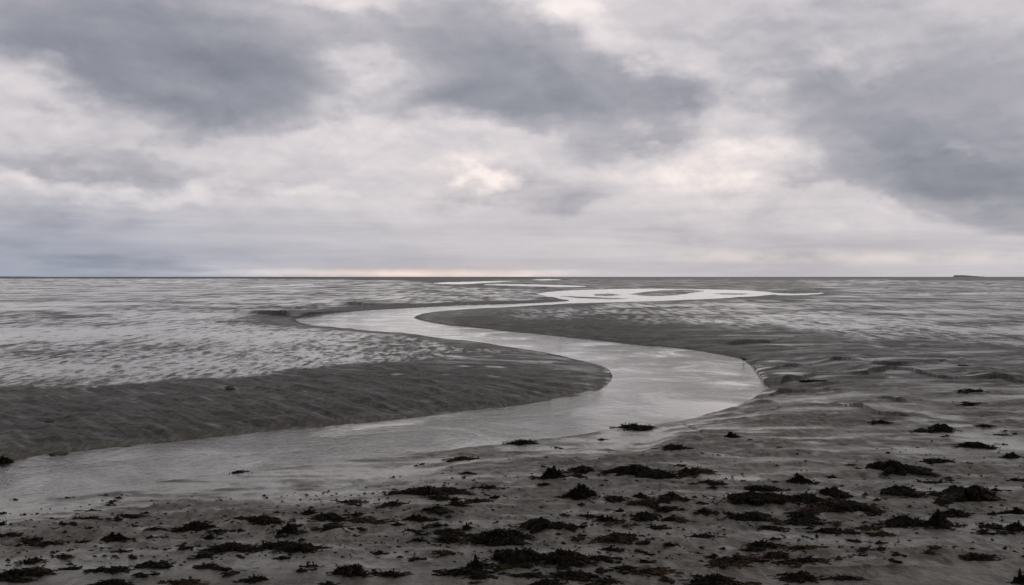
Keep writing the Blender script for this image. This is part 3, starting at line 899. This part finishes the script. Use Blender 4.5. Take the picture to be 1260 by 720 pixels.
# (photo px x, y of its middle, width, height, shape, colour, second colour, label)
CLUMPS = [
    # along the creek edge
    (643, 545.5, 38, 9, 'long', K, None, "ragged black seaweed strip on the near creek edge below the dark point bar"),
    (783, 526.5, 50, 9, 'long', K, None, "long flat black seaweed strip at the waterline of the creek bend"),
    (572, 565.5, 40, 8, 'long', O, K, "olive brown seaweed strip beside the bright runnel on the near shore"),
    (296, 581.5, 32, 7, 'long', K, None, "thin dark seaweed lump lying alone at the creek's lower edge"),
    (5, 566, 22, 15, 'heap', K, None, "black weedy lump at the far shore, cut by the picture edge"),
    (829, 555, 36, 9, 'long', K, None, "slender black seaweed strip on wet sheen above the large heap"),
    (900, 539, 24, 8, 'pyramid', K, None, "small black pointed weed tuft on smooth mud below the creek bend"),
    (575, 585, 11, 5, 'flat', K, None, "small solitary black weed spot between two bright runnels"),
    (740, 541.5, 10, 4, 'flat', K, None, "tiny black weed speck on the shining mud just below the creek bend"),
    # upper right
    (1082, 519.5, 28, 8, 'heap', K, None, "black weed lump sitting on the long mud ledge above the right shore"),
    (1157, 527.5, 36, 12, 'heap', K, None, "black hump of seaweed with a knob on its right end"),
    (1135, 531, 22, 5, 'long', K, None, "thin weed tail left of the knobbed black hump"),
    (1198, 546.5, 36, 11, 'heap', K, None, "smooth black seaweed hump with thin tails on both sides"),
    (1212, 523.5, 17, 4, 'flat', K, None, "short black weed dash right of the knobbed hump"),
    (1234, 534.5, 16, 4, 'flat', K, None, "short black weed dash in the bright wet patch at right"),
    (1244, 562.5, 20, 11, 'heap', K, None, "compact dark weed lump amid wet glinting mud by the right edge"),
    (1196, 478.5, 38, 6, 'long', K, None, "long black weed line under the mud ledge right of the bend"),  # dark strips from here down follow the mud ledges, built like the clumps
    (1192, 495.5, 30, 4, 'flat', K, None, "thin dark weed dash on bare mud, below the ledge"),
    (1187, 453.5, 16, 4, 'flat', K, None, "farthest small weed dash on the mud right of the bend"),
    (1003, 468.5, 34, 4, 'long', K, None, "black weed strip along the ledge beside the creek bend"),
    # middle band
    (680, 581, 40, 17, 'pyramid', K, None, "black cone shaped seaweed heap beside a flatter brown one"),
    (717, 577.5, 34, 11, 'heap', K, N, "low dark brown seaweed mound between the cone and the large heap"),
    (786, 578, 82, 20, 'heap', K, None, "large long black heap rising to its right end, nearest the creek"),
    (855, 576, 38, 13, 'heap', N, K, "rusty brown weed mound with a thin tail at bright water's edge"),
    (711, 588, 14, 5, 'flat', K, None, "small dark weed spot under the low brown mound"),
    (671, 598, 13, 7, 'flat', K, None, "small dark weed lump at the tip of a short bright puddle"),
    (714, 604, 54, 18, 'pyramid', K, None, "wide black pyramid of seaweed with long flat skirts"),
    (598, 602, 34, 6, 'long', K, None, "low dark weed streak, uppermost of the central patches"),
    (982, 585, 40, 12, 'pyramid', K, None, "black pointed tuft with flat wings standing alone on wet mud"),
    (873, 595, 20, 6, 'flat', K, None, "small black weed patch beside a bright film below the rusty mound"),
    (1102, 575, 70, 21, 'heap', K, None, "big black flat-topped heap with a ragged crest at right"),
    (1133, 579, 26, 9, 'flat', K, None, "trailing weed mat at the right foot of the flat-topped heap"),
    (1153, 568.5, 52, 9, 'long', K, None, "long thin black ridge of weed behind the flat-topped heap"),
    # right cluster
    (938, 601.5, 52, 11, 'long', K, None, "dark upper strip of the broad weed bank right of centre"),
    (928, 615.5, 84, 16, 'heap', K, None, "long black weed bank with a low tongue pointing left"),
    (988, 612, 64, 16, 'heap', K, None, "black middle hump joined to the long weed bank"),
    (1026, 607, 42, 17, 'heap', K, None, "dark mound with a flat left wing above the broad weed bank"),
    (1030, 626, 92, 19, 'long', K, N, "broad black weed bank with a rusty patch near its right end"),
    (987, 631, 44, 14, 'heap', K, None, "ragged black weed patch below the middle hump"),
    (924, 632.5, 56, 14, 'heap', K, O, "olive flecked dark weed patch with a spiky left side"),
    (988, 643, 56, 10, 'heap', K, O, "low olive tinged weed mat under the ragged black patch"),
    (950, 651, 24, 7, 'flat', K, None, "small black weed patch left of the olive tinged mat"),
    (1024, 655, 42, 9, 'long', K, None, "scattered dark weed line below the broad bank"),
    (865, 655.5, 34, 7, 'long', K, None, "lone dark weed strip with a thin tail on open mud"),
    (870, 633, 18, 7, 'flat', K, None, "small dark weed tuft left of the olive flecked patch"),
    (1105, 603, 56, 13, 'heap', K, None, "dark oval weed patch left of the largest right-hand heap"),
    (1188, 606, 90, 28, 'heap', K, O, "largest heap on the right, black with a long flat tail to the edge"),
    (1150, 594, 50, 4, 'flat', K, N, "thin brown weed line above the largest right-hand heap"),
    (1176, 628, 42, 13, 'heap', K, None, "rounded black mound just under the largest right-hand heap"),
    (1113, 645, 60, 17, 'heap', K, None, "black weed slab left of a tall dark knot"),
    (1154, 641, 48, 22, 'pyramid', K, N, "tall dark weed knot with a rusty right flank"),
    (1070, 629, 34, 10, 'flat', K, N, "thin brown black weed mat at the right end of the broad bank"),
    (1068, 651, 36, 9, 'flat', N, K, "rusty weed scatter left of the black slab"),
    (1085, 658, 20, 6, 'flat', N, None, "small rusty scrap under the left end of the black slab"),
    (1252, 630, 28, 14, 'heap', K, None, "upper of two dark lumps cut by the right picture edge"),
    (1252, 650, 34, 18, 'heap', K, N, "lower and larger dark lump cut by the right picture edge"),
    (1218, 652, 12, 7, 'heap', K, None, "small round dark tuft left of the edge lumps"),
    (1251, 591.5, 20, 4, 'flat', K, None, "thin dark weed dash above the long flat tail at right"),
    (1205, 684, 52, 12, 'heap', K, N, "dark weed clump lying alone on open mud at lower right"),
    (1255, 711, 18, 17, 'pyramid', K, None, "pointed black tuft in the bottom right corner"),
    (1084, 676.5, 13, 5, 'flat', K, None, "small dark leaf of weed beside a rusty spot"),
    (1066, 676.5, 13, 6, 'flat', N, None, "small rusty spot of weed on open mud"),
    (1143, 684, 11, 4, 'flat', N, None, "tiny rusty weed scrap between open mud ripples"),
    # bottom right
    (940, 667.5, 32, 8, 'heap', K, None, "black weed patch above the rust brown scatter"),
    (955, 680, 34, 14, 'heap', N, K, "rust brown weed mound in the lower right scatter"),
    (988, 673, 46, 6, 'long', N, None, "long rusty weed streak right of the brown mound"),
    (968, 692, 34, 9, 'flat', N, K, "rusty weed mat below the brown mound"),
    (995, 691, 38, 9, 'long', K, N, "dark weed strip right of the rusty mat"),
    (985, 708, 50, 16, 'heap', K, O, "dark olive crested clump near the bottom edge"),
    (1040, 712, 36, 7, 'long', K, None, "flat dark weed strip right of the olive crested clump"),
    (878, 685, 10, 8, 'pyramid', K, None, "tiny black pointed tuft on bare mud"),
    (880, 714, 84, 20, 'heap', K, N, "wide black heap cut by the bottom edge, rust on top"),
    (893, 700, 44, 9, 'flat', N, None, "rusty thin mat above the wide bottom heap"),
    (910, 692, 24, 7, 'flat', K, N, "small dark patch between the tiny tuft and the brown mound"),
    (927, 678, 20, 6, 'flat', K, None, "small black scrap left of the brown mound"),
    # centre right
    (789, 609, 20, 11, 'heap', K, None, "small dark mound above the stacked weed mats"),
    (794, 621, 44, 10, 'flat', K, N, "brown black mat between the small mound and the slab below"),
    (824, 614, 38, 14, 'heap', N, K, "brown topped weed patch right of the small dark mound"),
    (821, 626, 26, 7, 'long', K, None, "smooth dark weed bar under the brown topped patch"),
    (793, 635, 44, 15, 'heap', K, None, "thick black slab, lowest of the stacked weed mats"),
    (830, 636, 30, 10, 'heap', K, N, "dark brown mat right of the thick black slab"),
    (754, 613, 32, 11, 'heap', K, N, "small jagged dark patch right of the wide pyramid"),
    (722, 638, 26, 6, 'long', K, None, "grey black weed leaf lying flat left of a pointed tuft"),
    (746, 642, 34, 9, 'pyramid', K, None, "low pointed tuft with side wings above the knobbly patch"),
    (808, 650.5, 22, 6, 'flat', K, None, "small dark weed scrap right of centre, below the black slab"),
    (761, 662, 62, 18, 'heap', O, K, "knobbly olive brown patch right of the two great centre heaps"),
    (822, 672.5, 14, 5, 'flat', K, None, "tiny weed cross on open mud right of the knobbly patch"),
    (751, 679, 20, 4, 'flat', K, None, "thin dark dash under the knobbly olive patch"),
    (769, 697, 22, 8, 'heap', K, None, "small black lump above the bottom edge, right of the long mat"),
    (792, 691, 14, 4, 'flat', K, None, "thin dark flake right of the small black lump"),
    (802, 704, 56, 10, 'flat', N, None, "faint rusty weed scatter right of the small black lump"),
    # centre heaps
    (616, 661, 92, 24, 'heap', K, O, "spiky black great heap at bottom centre, upper of the pair"),
    (668, 650, 58, 17, 'heap', K, O, "spiky dark crest above the great centre heap"),
    (694, 656, 26, 8, 'flat', K, None, "smooth black tongue right of the spiky crest"),
    (636, 682, 86, 30, 'heap', K, None, "blackest and biggest heap of all at bottom centre, lower of the pair"),
    (697, 684, 72, 24, 'heap', K, N, "rust backed dark heap joined to the right of the biggest one"),
    (740, 688, 34, 6, 'long', K, None, "thin dark tail pointing right from the rust backed heap"),
    (705, 705, 60, 14, 'heap', K, N, "long dark mat under the rust backed heap"),
    (648, 708, 36, 9, 'long', K, N, "ragged dark strip under the biggest heap"),
    (672, 717, 34, 10, 'heap', K, None, "dark lump cut by the bottom edge, under the ragged strip"),
    (745, 713, 30, 8, 'flat', K, None, "low dark mat at the bottom edge, right of the long mat"),
    (565, 703, 46, 12, 'heap', K, None, "bushy black clump left of the biggest heap"),
    (585, 695, 26, 16, 'pyramid', K, None, "tall dark hump at the back of the bushy clump"),
    (590, 712, 28, 5, 'long', K, None, "thin weed tail curling under the bushy clump"),
    (482, 704, 34, 11, 'heap', K, None, "small spiky dark tuft alone near the bottom edge"),
    (432, 698, 42, 24, 'heap', K, N, "brown black square heap at lower left of centre"),
    (466, 679, 12, 6, 'pyramid', K, None, "tiny pointed tuft above the small spiky one"),
    (513, 687, 12, 5, 'flat', K, None, "tiny dark dot left of the bushy clump"),
    # left of centre
    (531, 608, 82, 13, 'long', K, N, "long low brown black weed bank left of centre"),
    (540, 614, 34, 9, 'heap', K, O, "dark thick middle of the long low bank"),
    (561, 622, 22, 11, 'heap', K, N, "dark knot right below the long low bank"),
    (536, 628, 34, 9, 'heap', K, O, "oval dark mat left of the dark knot"),
    (588, 618, 22, 6, 'heap', K, None, "small flat dark mound right of the long low bank"),
    (485, 622, 36, 8, 'heap', K, N, "brown topped patch with a right tail under the long bank"),
    (436, 619.5, 28, 5, 'flat', K, N, "thin brown weed dash left of the brown topped patch"),
    (441, 634, 20, 4, 'flat', K, None, "smooth dark oval flake on open mud left of centre"),
    (512, 636, 42, 8, 'pyramid', K, None, "low dark tuft with long wings below the oval mat"),
    (443, 645, 58, 12, 'flat', N, K, "rusty pale flecked weed mat left of centre"),
    (505, 652.5, 17, 5, 'flat', K, N, "small smooth brown patch right of the rusty flecked mat"),
    (549, 651, 54, 15, 'heap', K, O, "olive knobbly clump left of the great centre heap"),
    (574, 646, 17, 8, 'pyramid', K, None, "neat dark cone above the olive knobbly clump"),
    (552, 666, 26, 13, 'heap', K, N, "dark tuft under the olive knobbly clump"),
    (591, 661, 32, 15, 'heap', O, N, "pale olive mound at the left end of the great centre heap"),
    (515, 669.5, 14, 4, 'flat', K, None, "tiny dark scrap left of the dark tuft"),
    # left cluster
    (240, 647, 44, 16, 'heap', K, None, "rounded black mound with a thin rusty tail, left side"),
    (267, 654, 18, 6, 'flat', K, None, "small black lump at the right foot of the rounded mound"),
    (327, 642.5, 52, 14, 'heap', K, N, "broad brown streaked mound right of the rounded black one"),
    (356, 655, 32, 12, 'pyramid', K, None, "sharp black cone in front of the brown streaked mound"),
    (380, 630.5, 28, 7, 'pyramid', K, N, "low rusty cone up the shore from the left cluster"),
    (404, 638, 34, 12, 'heap', K, O, "dark olive mound right of the low rusty cone"),
    (408, 652, 32, 10, 'heap', K, O, "ragged dark patch with a bright wet gap, under the olive mound"),
    (257, 666, 20, 6, 'pyramid', K, None, "tiny pointed tuft below the rounded black mound"),
    (285, 676, 60, 16, 'heap', K, N, "rust topped black heap with a left arm"),
    (253, 683, 28, 10, 'heap', K, None, "round dark lump at the left of the rust topped heap"),
    (346, 670, 48, 14, 'heap', K, None, "black upper heap of the left cluster"),
    (372, 677, 50, 15, 'heap', K, O, "greenish black lower heap right of the left cluster"),
    (347, 688, 14, 4, 'flat', K, None, "small dark dash under the two left cluster heaps"),
    (382, 694, 28, 8, 'heap', K, N, "small dark tuft with a rusty right tail"),
    (315, 711.5, 30, 9, 'heap', K, None, "smooth black hump near the bottom edge, left of centre"),
    (258, 695, 22, 4, 'flat', K, None, "thin curled strip under the round dark lump"),
    (404, 712, 12, 6, 'pyramid', K, None, "tiny tuft at the bottom edge left of the square heap"),
    (228, 717, 48, 8, 'flat', N, None, "rusty brown mat cut by the bottom edge"),
    (189, 693.5, 50, 13, 'heap', O, K, "bristly yellow brown clump on open mud at lower left"),
    (136, 717, 44, 12, 'heap', K, None, "dark clump cut by the bottom edge at lower left"),
    (145, 702, 22, 9, 'heap', K, None, "small dark tuft above the bottom edge clump, lower left"),
    (125, 702.5, 24, 6, 'long', K, None, "slanting weed strip left of the small dark tuft"),
    (34, 704, 76, 16, 'long', K, N, "long thick weed bank slanting up right in the bottom left corner"),
    (22, 717, 40, 6, 'flat', K, None, "flat dark strip under the corner weed bank"),
    (40, 689, 24, 8, 'heap', K, None, "small dark mound behind the corner weed bank"),
    (90, 698.5, 18, 5, 'flat', K, None, "small smooth dark flake right of the corner bank"),
    (80, 686.5, 16, 4, 'flat', K, N, "thin dark flake with a reddish tip at lower left"),
    (150, 684, 12, 4, 'flat', K, None, "tiny dark flake above the bristly clump"),
    (141, 658.5, 46, 13, 'pyramid', K, None, "black tuft with flat side wings at left, the tallest there"),
    (102, 661.5, 17, 7, 'heap', K, None, "small round dark mound left of the winged tuft"),
    (46, 665.5, 18, 8, 'heap', K, None, "small tilted dark mound near the left edge"),
    (12, 664.5, 18, 6, 'flat', K, None, "low dark patch at the left edge"),
    (3, 653, 14, 14, 'heap', K, None, "dark lump cut by the left picture edge"),
    (60, 671, 24, 6, 'flat', K, O, "faint weed scatter right of the small tilted mound"),
    (58, 647.5, 13, 5, 'flat', K, None, "dark oval weed spot in the wet shine at left"),
    (112, 646.5, 13, 4, 'flat', K, None, "dark flake right of the oval weed spot at left"),
    (155, 639, 28, 4, 'long', K, None, "thin dark line above the winged tuft at left"),
    (191, 655.5, 10, 4, 'flat', K, None, "tiny dark lump between the winged tuft and the rounded mound"),
]


def clump_at(px, py, wpx, hpx, shape, colour, second, label, seed):
    shift = {'pyramid': 0.36, 'heap': 0.22, 'long': 0.05, 'flat': 0.0}[shape]
    x, y = ground(px, py + hpx * shift)
    zz = height(x, y)
    x, y = ground(px, py + hpx * shift, zz)
    zz = height(x, y)
    W = wpx * y / F * 1.04
    m_pp = y / F
    dpp = y * y / (CAM_H * F)
    part = {'pyramid': 0.85, 'heap': 0.58, 'long': 0.55, 'flat': 0.4}[shape]
    Hh = max(0.03, hpx * part * m_pp * (1.0 if shape == 'pyramid' else 0.92))
    Dp = min(max(0.16, hpx * (1 - part) * dpp * 1.7), W * 0.9)
    Vm, Tm, FV, FF = clump_mesh(W, Dp, Hh, seed, shape, 1.0 if wpx > 16 else 0.7)
    root = bpy.data.objects.new("seaweed_clump", None)
    root.empty_display_size = 0.1
    root.location = (x, y, zz - 0.006)
    COL.objects.link(root)
    tag(root, label, "seaweed", GROUP)
    if wpx >= 15:
        mo = link("matted_mound", mesh_np("matted_mound", Vm, Tm, WM[colour]), root)
        if second is not None and len(FF) > 200:
            fi = (np.arange(len(FF)) // 12)
            # fronds of the second colour grow on one side of the clump
            cx = FV[FF].mean(1)[:, 0] / (W / 2)
            rnd = np.random.default_rng(seed)
            side = 1 if rnd.random() < 0.6 else -1
            sel = (side * cx + rnd.normal(0, 0.6, fi.max() + 1)[fi]) > 0.25
            for nm, s_, c_, lb in (("fronds", ~sel, colour, None), ("tinted_fronds", sel, second, {N: "rusty brown fronds", O: "olive brown fronds", K: "black fronds"}[second])):
                if s_.sum() < 4: continue
                us, iv = np.unique(FF[s_], return_inverse=True)
                fo = link(nm, mesh_np(nm, FV[us], iv.reshape(-1, 4), WM[c_]), root)
                tag(fo, lb, kind='stuff')
        else:
            tag(link("fronds", mesh_np("fronds", FV, FF, WM[colour]), root), kind='stuff')
    else:
        # too small to show its parts: one matted piece
        Q4 = np.concatenate([np.stack([Tm[:, 0], Tm[:, 1], Tm[:, 2], Tm[:, 2]], 1)])
        me = mesh_np("matted_mound", Vm, Tm, WM[colour])
        link("matted_mound", me, root)
        tag(link("fronds", mesh_np("fronds", FV, FF, WM[colour]), root), kind='stuff')
    return root


for i, c in enumerate(CLUMPS):
    clump_at(*c, seed=100 + i)

# small scraps: a handful of shapes repeated, each an object of its own
scrap_src = []
for k in range(9):
    rd = random.Random(900 + k)
    FV, FF = [], []
    nfr = rd.randint(3, 9)
    for j in range(nfr):
        a_ = rd.choice((0, math.pi)) + rd.gauss(0, 0.3)
        frond(FV, FF, (rd.gauss(0, 0.05), rd.gauss(0, 0.03), rd.uniform(0.004, 0.02)), a_, rd.uniform(0.04, 0.11), rd.uniform(0.010, 0.022), rd.uniform(0, 0.08), 0.05, lambda a, b: 0.0, rd.gauss(0, 0.5), rd.uniform(-0.5, 0.5))
    n = 7
    b0 = len(FV)
    FV.append((0, 0, 0.045))
    for j in range(n):
        t = j / n * 6.283
        FV.append((math.cos(t) * 0.07 * rd.uniform(0.7, 1.3), math.sin(t) * 0.04 * rd.uniform(0.7, 1.3), -0.004))
    for j in range(n):
        FF.append((b0, b0 + 1 + j, b0 + 1 + (j + 1) % n, b0 + 1 + (j + 1) % n))
    FF = np.array(FF)
    T = np.concatenate([FF[:, [0, 1, 2]], FF[:, [0, 2, 3]]])
    T = T[(T[:, 0] != T[:, 1]) & (T[:, 1] != T[:, 2]) & (T[:, 0] != T[:, 2])]
    scrap_src.append(mesh_np("seaweed_scrap", np.array(FV), T, (weed_black, weed_black, weed_black, weed_brown, weed_black, weed_olive)[k % 6]))
# where the photo shows them: denser round the clumps and towards the bottom
rd = random.Random(5)
spots = []
FIXED = [(147, 612), (137, 620), (133, 624), (141, 617), (18, 615), (130, 609), (82, 613), (95, 634), (30, 633), (5, 632), (75, 642), (1105, 509), (1208, 510), (1237, 531), (1250, 532), (1235, 545),
         (690, 553), (684, 551), (730, 528), (520, 572), (512, 573), (484, 587), (1165, 537), (1160, 539), (922, 545), (1055, 577), (1170, 590), (1168, 588), (1045, 574), (955, 590), (960, 553), (893, 586)]
spots += [(a, b, 0.7) for a, b in FIXED]
while len(spots) < 235:
    if rd.random() < 0.72:
        c = rd.choice(CLUMPS[20:])
        px, py = c[0] + rd.gauss(0, 1) * (c[2] * 0.6 + 12), c[1] + rd.gauss(0, 5) + 2
    else:
        px, py = rd.uniform(-5, 1265), 720 - abs(rd.gauss(0, 55))
    lim = 628 if px < 400 else (600 if px < 620 else 565)
    if py < lim or py > 722 or px < -5 or px > 1265:
        continue
    if (px < 420 and py > 655 or 430 < px < 560 and py > 655 or px > 1060 and py > 665) and rd.random() < 0.5:
        continue
    spots.append((px, py, rd.uniform(0.45, 1.25)))
MARKS = [(30, 700, "by the thick corner weed bank"), (190, 694, "by the bristly yellow brown clump"), (140, 657, "by the winged tuft at left"), (60, 625, "in the wet shine at left"),
         (140, 616, "where the creek edge turns to wet sheen"), (245, 648, "by the rounded black mound at left"), (330, 645, "by the brown streaked mound"), (290, 676, "by the rust topped heap"),
         (365, 675, "by the left cluster heaps"), (315, 708, "by the smooth hump near the bottom edge"), (432, 698, "by the brown black square heap"), (440, 645, "by the rusty pale flecked mat"),
         (530, 612, "by the long low weed bank"), (550, 655, "by the olive knobbly clump"), (500, 575, "by the bright runnel on the near shore"), (575, 705, "by the bushy clump left of the biggest heap"),
         (640, 672, "by the two great centre heaps"), (700, 708, "under the rust backed heap"), (690, 590, "by the cone and the wide pyramid"), (740, 625, "between the wide pyramid and the knobbly patch"),
         (790, 575, "by the long heap nearest the creek"), (808, 625, "by the stacked weed mats"), (765, 665, "by the knobbly olive patch"), (800, 703, "in the faint rusty scatter"),
         (865, 590, "by the rusty mound at the bright film"), (865, 645, "on open mud left of the olive flecked patch"), (940, 615, "by the broad weed bank"), (985, 585, "by the lone winged tuft"),
         (990, 645, "under the broad weed bank"), (955, 682, "in the rust brown scatter"), (885, 708, "by the wide bottom heap"), (1000, 708, "by the olive crested clump"), (1040, 625, "at the right end of the broad bank"),
         (1110, 575, "by the flat-topped heap"), (1180, 605, "by the largest right-hand heap"), (1120, 645, "by the black slab and the tall knot"), (1245, 640, "by the two right edge lumps"),
         (1205, 684, "by the lone clump at lower right"), (1100, 690, "on open mud at lower right"), (1190, 535, "in the bright wet patch at right"), (1090, 515, "along the ledge above the right shore"),
         (710, 550, "at the near creek edge below the bend"), (930, 550, "on smooth mud below the creek bend"), (1240, 700, "in the bottom right corner"), (80, 715, "at the bottom edge, lower left")]
for k, (px, py, sc) in enumerate(spots):
    x, y = ground(px, py)
    zz = height(x, y); x, y = ground(px, py, zz); zz = height(x, y)
    o = link("seaweed_scrap", rd.choice(scrap_src))
    o.location = (x, y, zz - 0.002)
    o.rotation_euler = (0, 0, rd.choice((0, math.pi)) + rd.gauss(0, 0.35))
    o.scale = (sc * rd.uniform(0.8, 1.4), sc * rd.uniform(0.7, 1.1), sc)
    where = min(MARKS, key=lambda m_: ((m_[0] - px) / 1.0) ** 2 + ((m_[1] - py) * 2.2) ** 2)[2]
    hue = {"rusty wrack": "rusty brown", "olive wrack": "olive brown", "black wrack": "black"}[o.data.materials[0].name]
    tag(o, "small %s seaweed scrap lying loose %s" % (hue, where), "seaweed scrap", "%s seaweed scraps %s" % (hue, where))

# crumbs of weed and shell nobody could count
V, T = [], []
for k in range(2000):
    if rd.random() < 0.5:
        c = rd.choice(CLUMPS[20:])
        px, py = c[0] + rd.gauss(0, 1) * (c[2] * 0.6 + 16), c[1] + rd.gauss(0, 6) + 2
    else:
        px, py = rd.uniform(-5, 1265), 724 - abs(rd.gauss(0, 70))
    lim = 612 if px < 400 else (580 if px < 620 else 545)
    if py < lim or py > 726 or px < -8 or px > 1268:
        continue
    x, y = ground(px, py)
    zz = height(x, y)
    s = rd.uniform(0.006, 0.022) * (1.4 if rd.random() < 0.15 else 1)
    a_ = rd.gauss(0, 0.5)
    b = len(V)
    ca, sa = math.cos(a_), math.sin(a_)
    lx, ly = s * rd.uniform(1.0, 2.6), s * rd.uniform(0.6, 1.2)
    for (u, v, h) in ((-1, 0, -.1), (0.1, -1, -.1), (1, 0.1, -.1), (-.1, 1, -.1), (rd.uniform(-.4, .4), rd.uniform(-.4, .4), rd.uniform(.5, 1.1))):
        V.append((x + u * lx * ca - v * ly * sa, y + u * lx * sa + v * ly * ca, zz + h * s))
    T += [(b, b + 1, b + 4), (b + 1, b + 2, b + 4), (b + 2, b + 3, b + 4), (b + 3, b, b + 4)]
tag(link("weed_crumbs", mesh_np("weed_crumbs", np.array(V), np.array(T), weed_black)), "fine crumbs of dark weed strewn over the near mud", kind='stuff')

# ------------------------------------------------------------------ mud lumps on the far bank
lump_mat, q, B = material("firm mud")
pos = q.new('ShaderNodeTexCoord').outputs['Object']
nn = q.noise(pos, 12.0, 5, 0.65)
q.put(B.inputs['Base Color'], q.ramp(nn, [(0.3, (0.030, 0.028, 0.024)), (0.7, (0.075, 0.070, 0.060))]))
B.inputs['Roughness'].default_value = 0.7
B.inputs['Specular IOR Level'].default_value = 0.2
bu = q.new('ShaderNodeBump'); q.put(bu.inputs['Height'], nn); bu.inputs['Distance'].default_value = 0.04; q.put(B.inputs['Normal'], bu.outputs[0])
for (px, py, wpx, hpx, lab) in ((72, 556, 28, 8, "low flat mud lump at the foot of the far bank beside the water"),
                                (283, 490.5, 12, 6, "small dark mud lump over a bright puddle on the far bank"),
                                (60, 531.5, 11, 5, "small dark mud lump halfway up the far bank")):
    x, y = ground(px, py + hpx * 0.3)
    zz = height(x, y)
    bm = bmesh.new()
    bmesh.ops.create_icosphere(bm, subdivisions=3, radius=1.0)
    sx, sy, sz = wpx * y / F / 2, wpx * y / F / 2.4, hpx * y / F * 0.7
    for v in bm.verts:
        n_ = float(perlin(np.array([v.co.x * 1.7 + px]), np.array([v.co.y * 1.7 + v.co.z * 2.3]), 5)[0]) + 0.5 * float(perlin(np.array([v.co.x * 4 + px]), np.array([v.co.y * 4 + v.co.z * 3]), 6)[0])
        k = 1 + 0.35 * n_
        v.co = (v.co.x * sx * k, v.co.y * sy * k, v.co.z * sz * k)
    me = bpy.data.meshes.new("mud_lump"); bm.to_mesh(me); bm.free()
    me.materials.append(lump_mat)
    me.polygons.foreach_set('use_smooth', np.ones(len(me.polygons), bool))
    o = link("mud_lump", me); o.location = (x, y, zz)
    tag(o, lab, "mud lump", "mud lumps on the far bank")

# ------------------------------------------------------------------ the wading bird at the creek bend
bx, by = ground(915, 445.8)
bmat, q, B = material("dark plumage")
pos = q.new('ShaderNodeTexCoord').outputs['Object']
q.put(B.inputs['Base Color'], q.ramp(q.noise(pos, 40.0, 4), [(0.35, (0.02, 0.018, 0.016)), (0.7, (0.05, 0.045, 0.04))]))
B.inputs['Roughness'].default_value = 0.7
lm, q, B2 = material("bird leg")
B2.inputs['Base Color'].default_value = (0.06, 0.03, 0.015, 1)
# one closed skin of rings: tail, trunk, neck, head, bill (walking to the left)
sta = [(0.125, 0.118, 0.004, 0.012), (0.10, 0.123, 0.012, 0.022), (0.06, 0.13, 0.028, 0.032), (0.02, 0.132, 0.042, 0.042), (-0.02, 0.135, 0.044, 0.046), (-0.05, 0.142, 0.036, 0.04),
       (-0.07, 0.158, 0.022, 0.026), (-0.082, 0.178, 0.015, 0.016), (-0.09, 0.195, 0.017, 0.018), (-0.104, 0.202, 0.019, 0.019), (-0.12, 0.199, 0.013, 0.013), (-0.128, 0.195, 0.004, 0.004),
       (-0.15, 0.188, 0.003, 0.003), (-0.172, 0.181, 0.0012, 0.0012)]
V, Fq = [], []
ns = 12
for (x_, z_, ry, rz) in sta:
    for k in range(ns):
        t = k / ns * 2 * math.pi
        V.append((x_, ry * math.cos(t), z_ + rz * math.sin(t)))
for i in range(len(sta) - 1):
    for k in range(ns):
        Fq.append((i * ns + k, i * ns + (k + 1) % ns, (i + 1) * ns + (k + 1) % ns, (i + 1) * ns + k))
root = bpy.data.objects.new("wading_bird", None)
root.location = (bx, by, 0.0); root.rotation_euler = (0, 0, R(12)); root.empty_display_size = 0.05
COL.objects.link(root)
tag(root, "small dark wading bird standing in the shallows at the creek bend", "bird")
link("body", mesh_np("body", np.array(V), np.array(Fq), bmat), root)
for s in (-1, 1):
    V, Fq = [], []
    pr = [(0.0, 0.10 if s > 0 else 0.10), (0.012 * s + 0.004, 0.055), (0.02 * s - 0.006, -0.01)]
    for (x_, z_) in pr:
        for k in range(6):
            t = k / 6 * 2 * math.pi
            V.append((x_ + 0.0035 * math.cos(t), s * 0.018 + 0.0035 * math.sin(t), z_))
    for i in range(2):
        for k in range(6):
            Fq.append((i * 6 + k, i * 6 + (k + 1) % 6, (i + 1) * 6 + (k + 1) % 6, (i + 1) * 6 + k))
    link("leg", mesh_np("leg", np.array(V), np.array(Fq), lm), root)
    # folded wing lying along the side of the body
    V, Fq = [], []
    for (x_, z_, hh) in ((-0.045, 0.148, 0.012), (-0.01, 0.145, 0.03), (0.04, 0.138, 0.026), (0.09, 0.128, 0.014), (0.14, 0.118, 0.003)):
        oy = 0.046 * (1 - ((x_ + 0.0) / 0.16) ** 2)
        for (dy_, dz_) in ((0.0, hh), (0.006, 0.0), (0.0, -hh), (-0.02, 0.0)):
            V.append((x_, s * (oy + dy_), z_ + dz_))
    for i in range(4):
        for k in range(4):
            Fq.append((i * 4 + k, i * 4 + (k + 1) % 4, (i + 1) * 4 + (k + 1) % 4, (i + 1) * 4 + k))
    link("wing", mesh_np("wing", np.array(V), np.array(Fq), bmat), root)
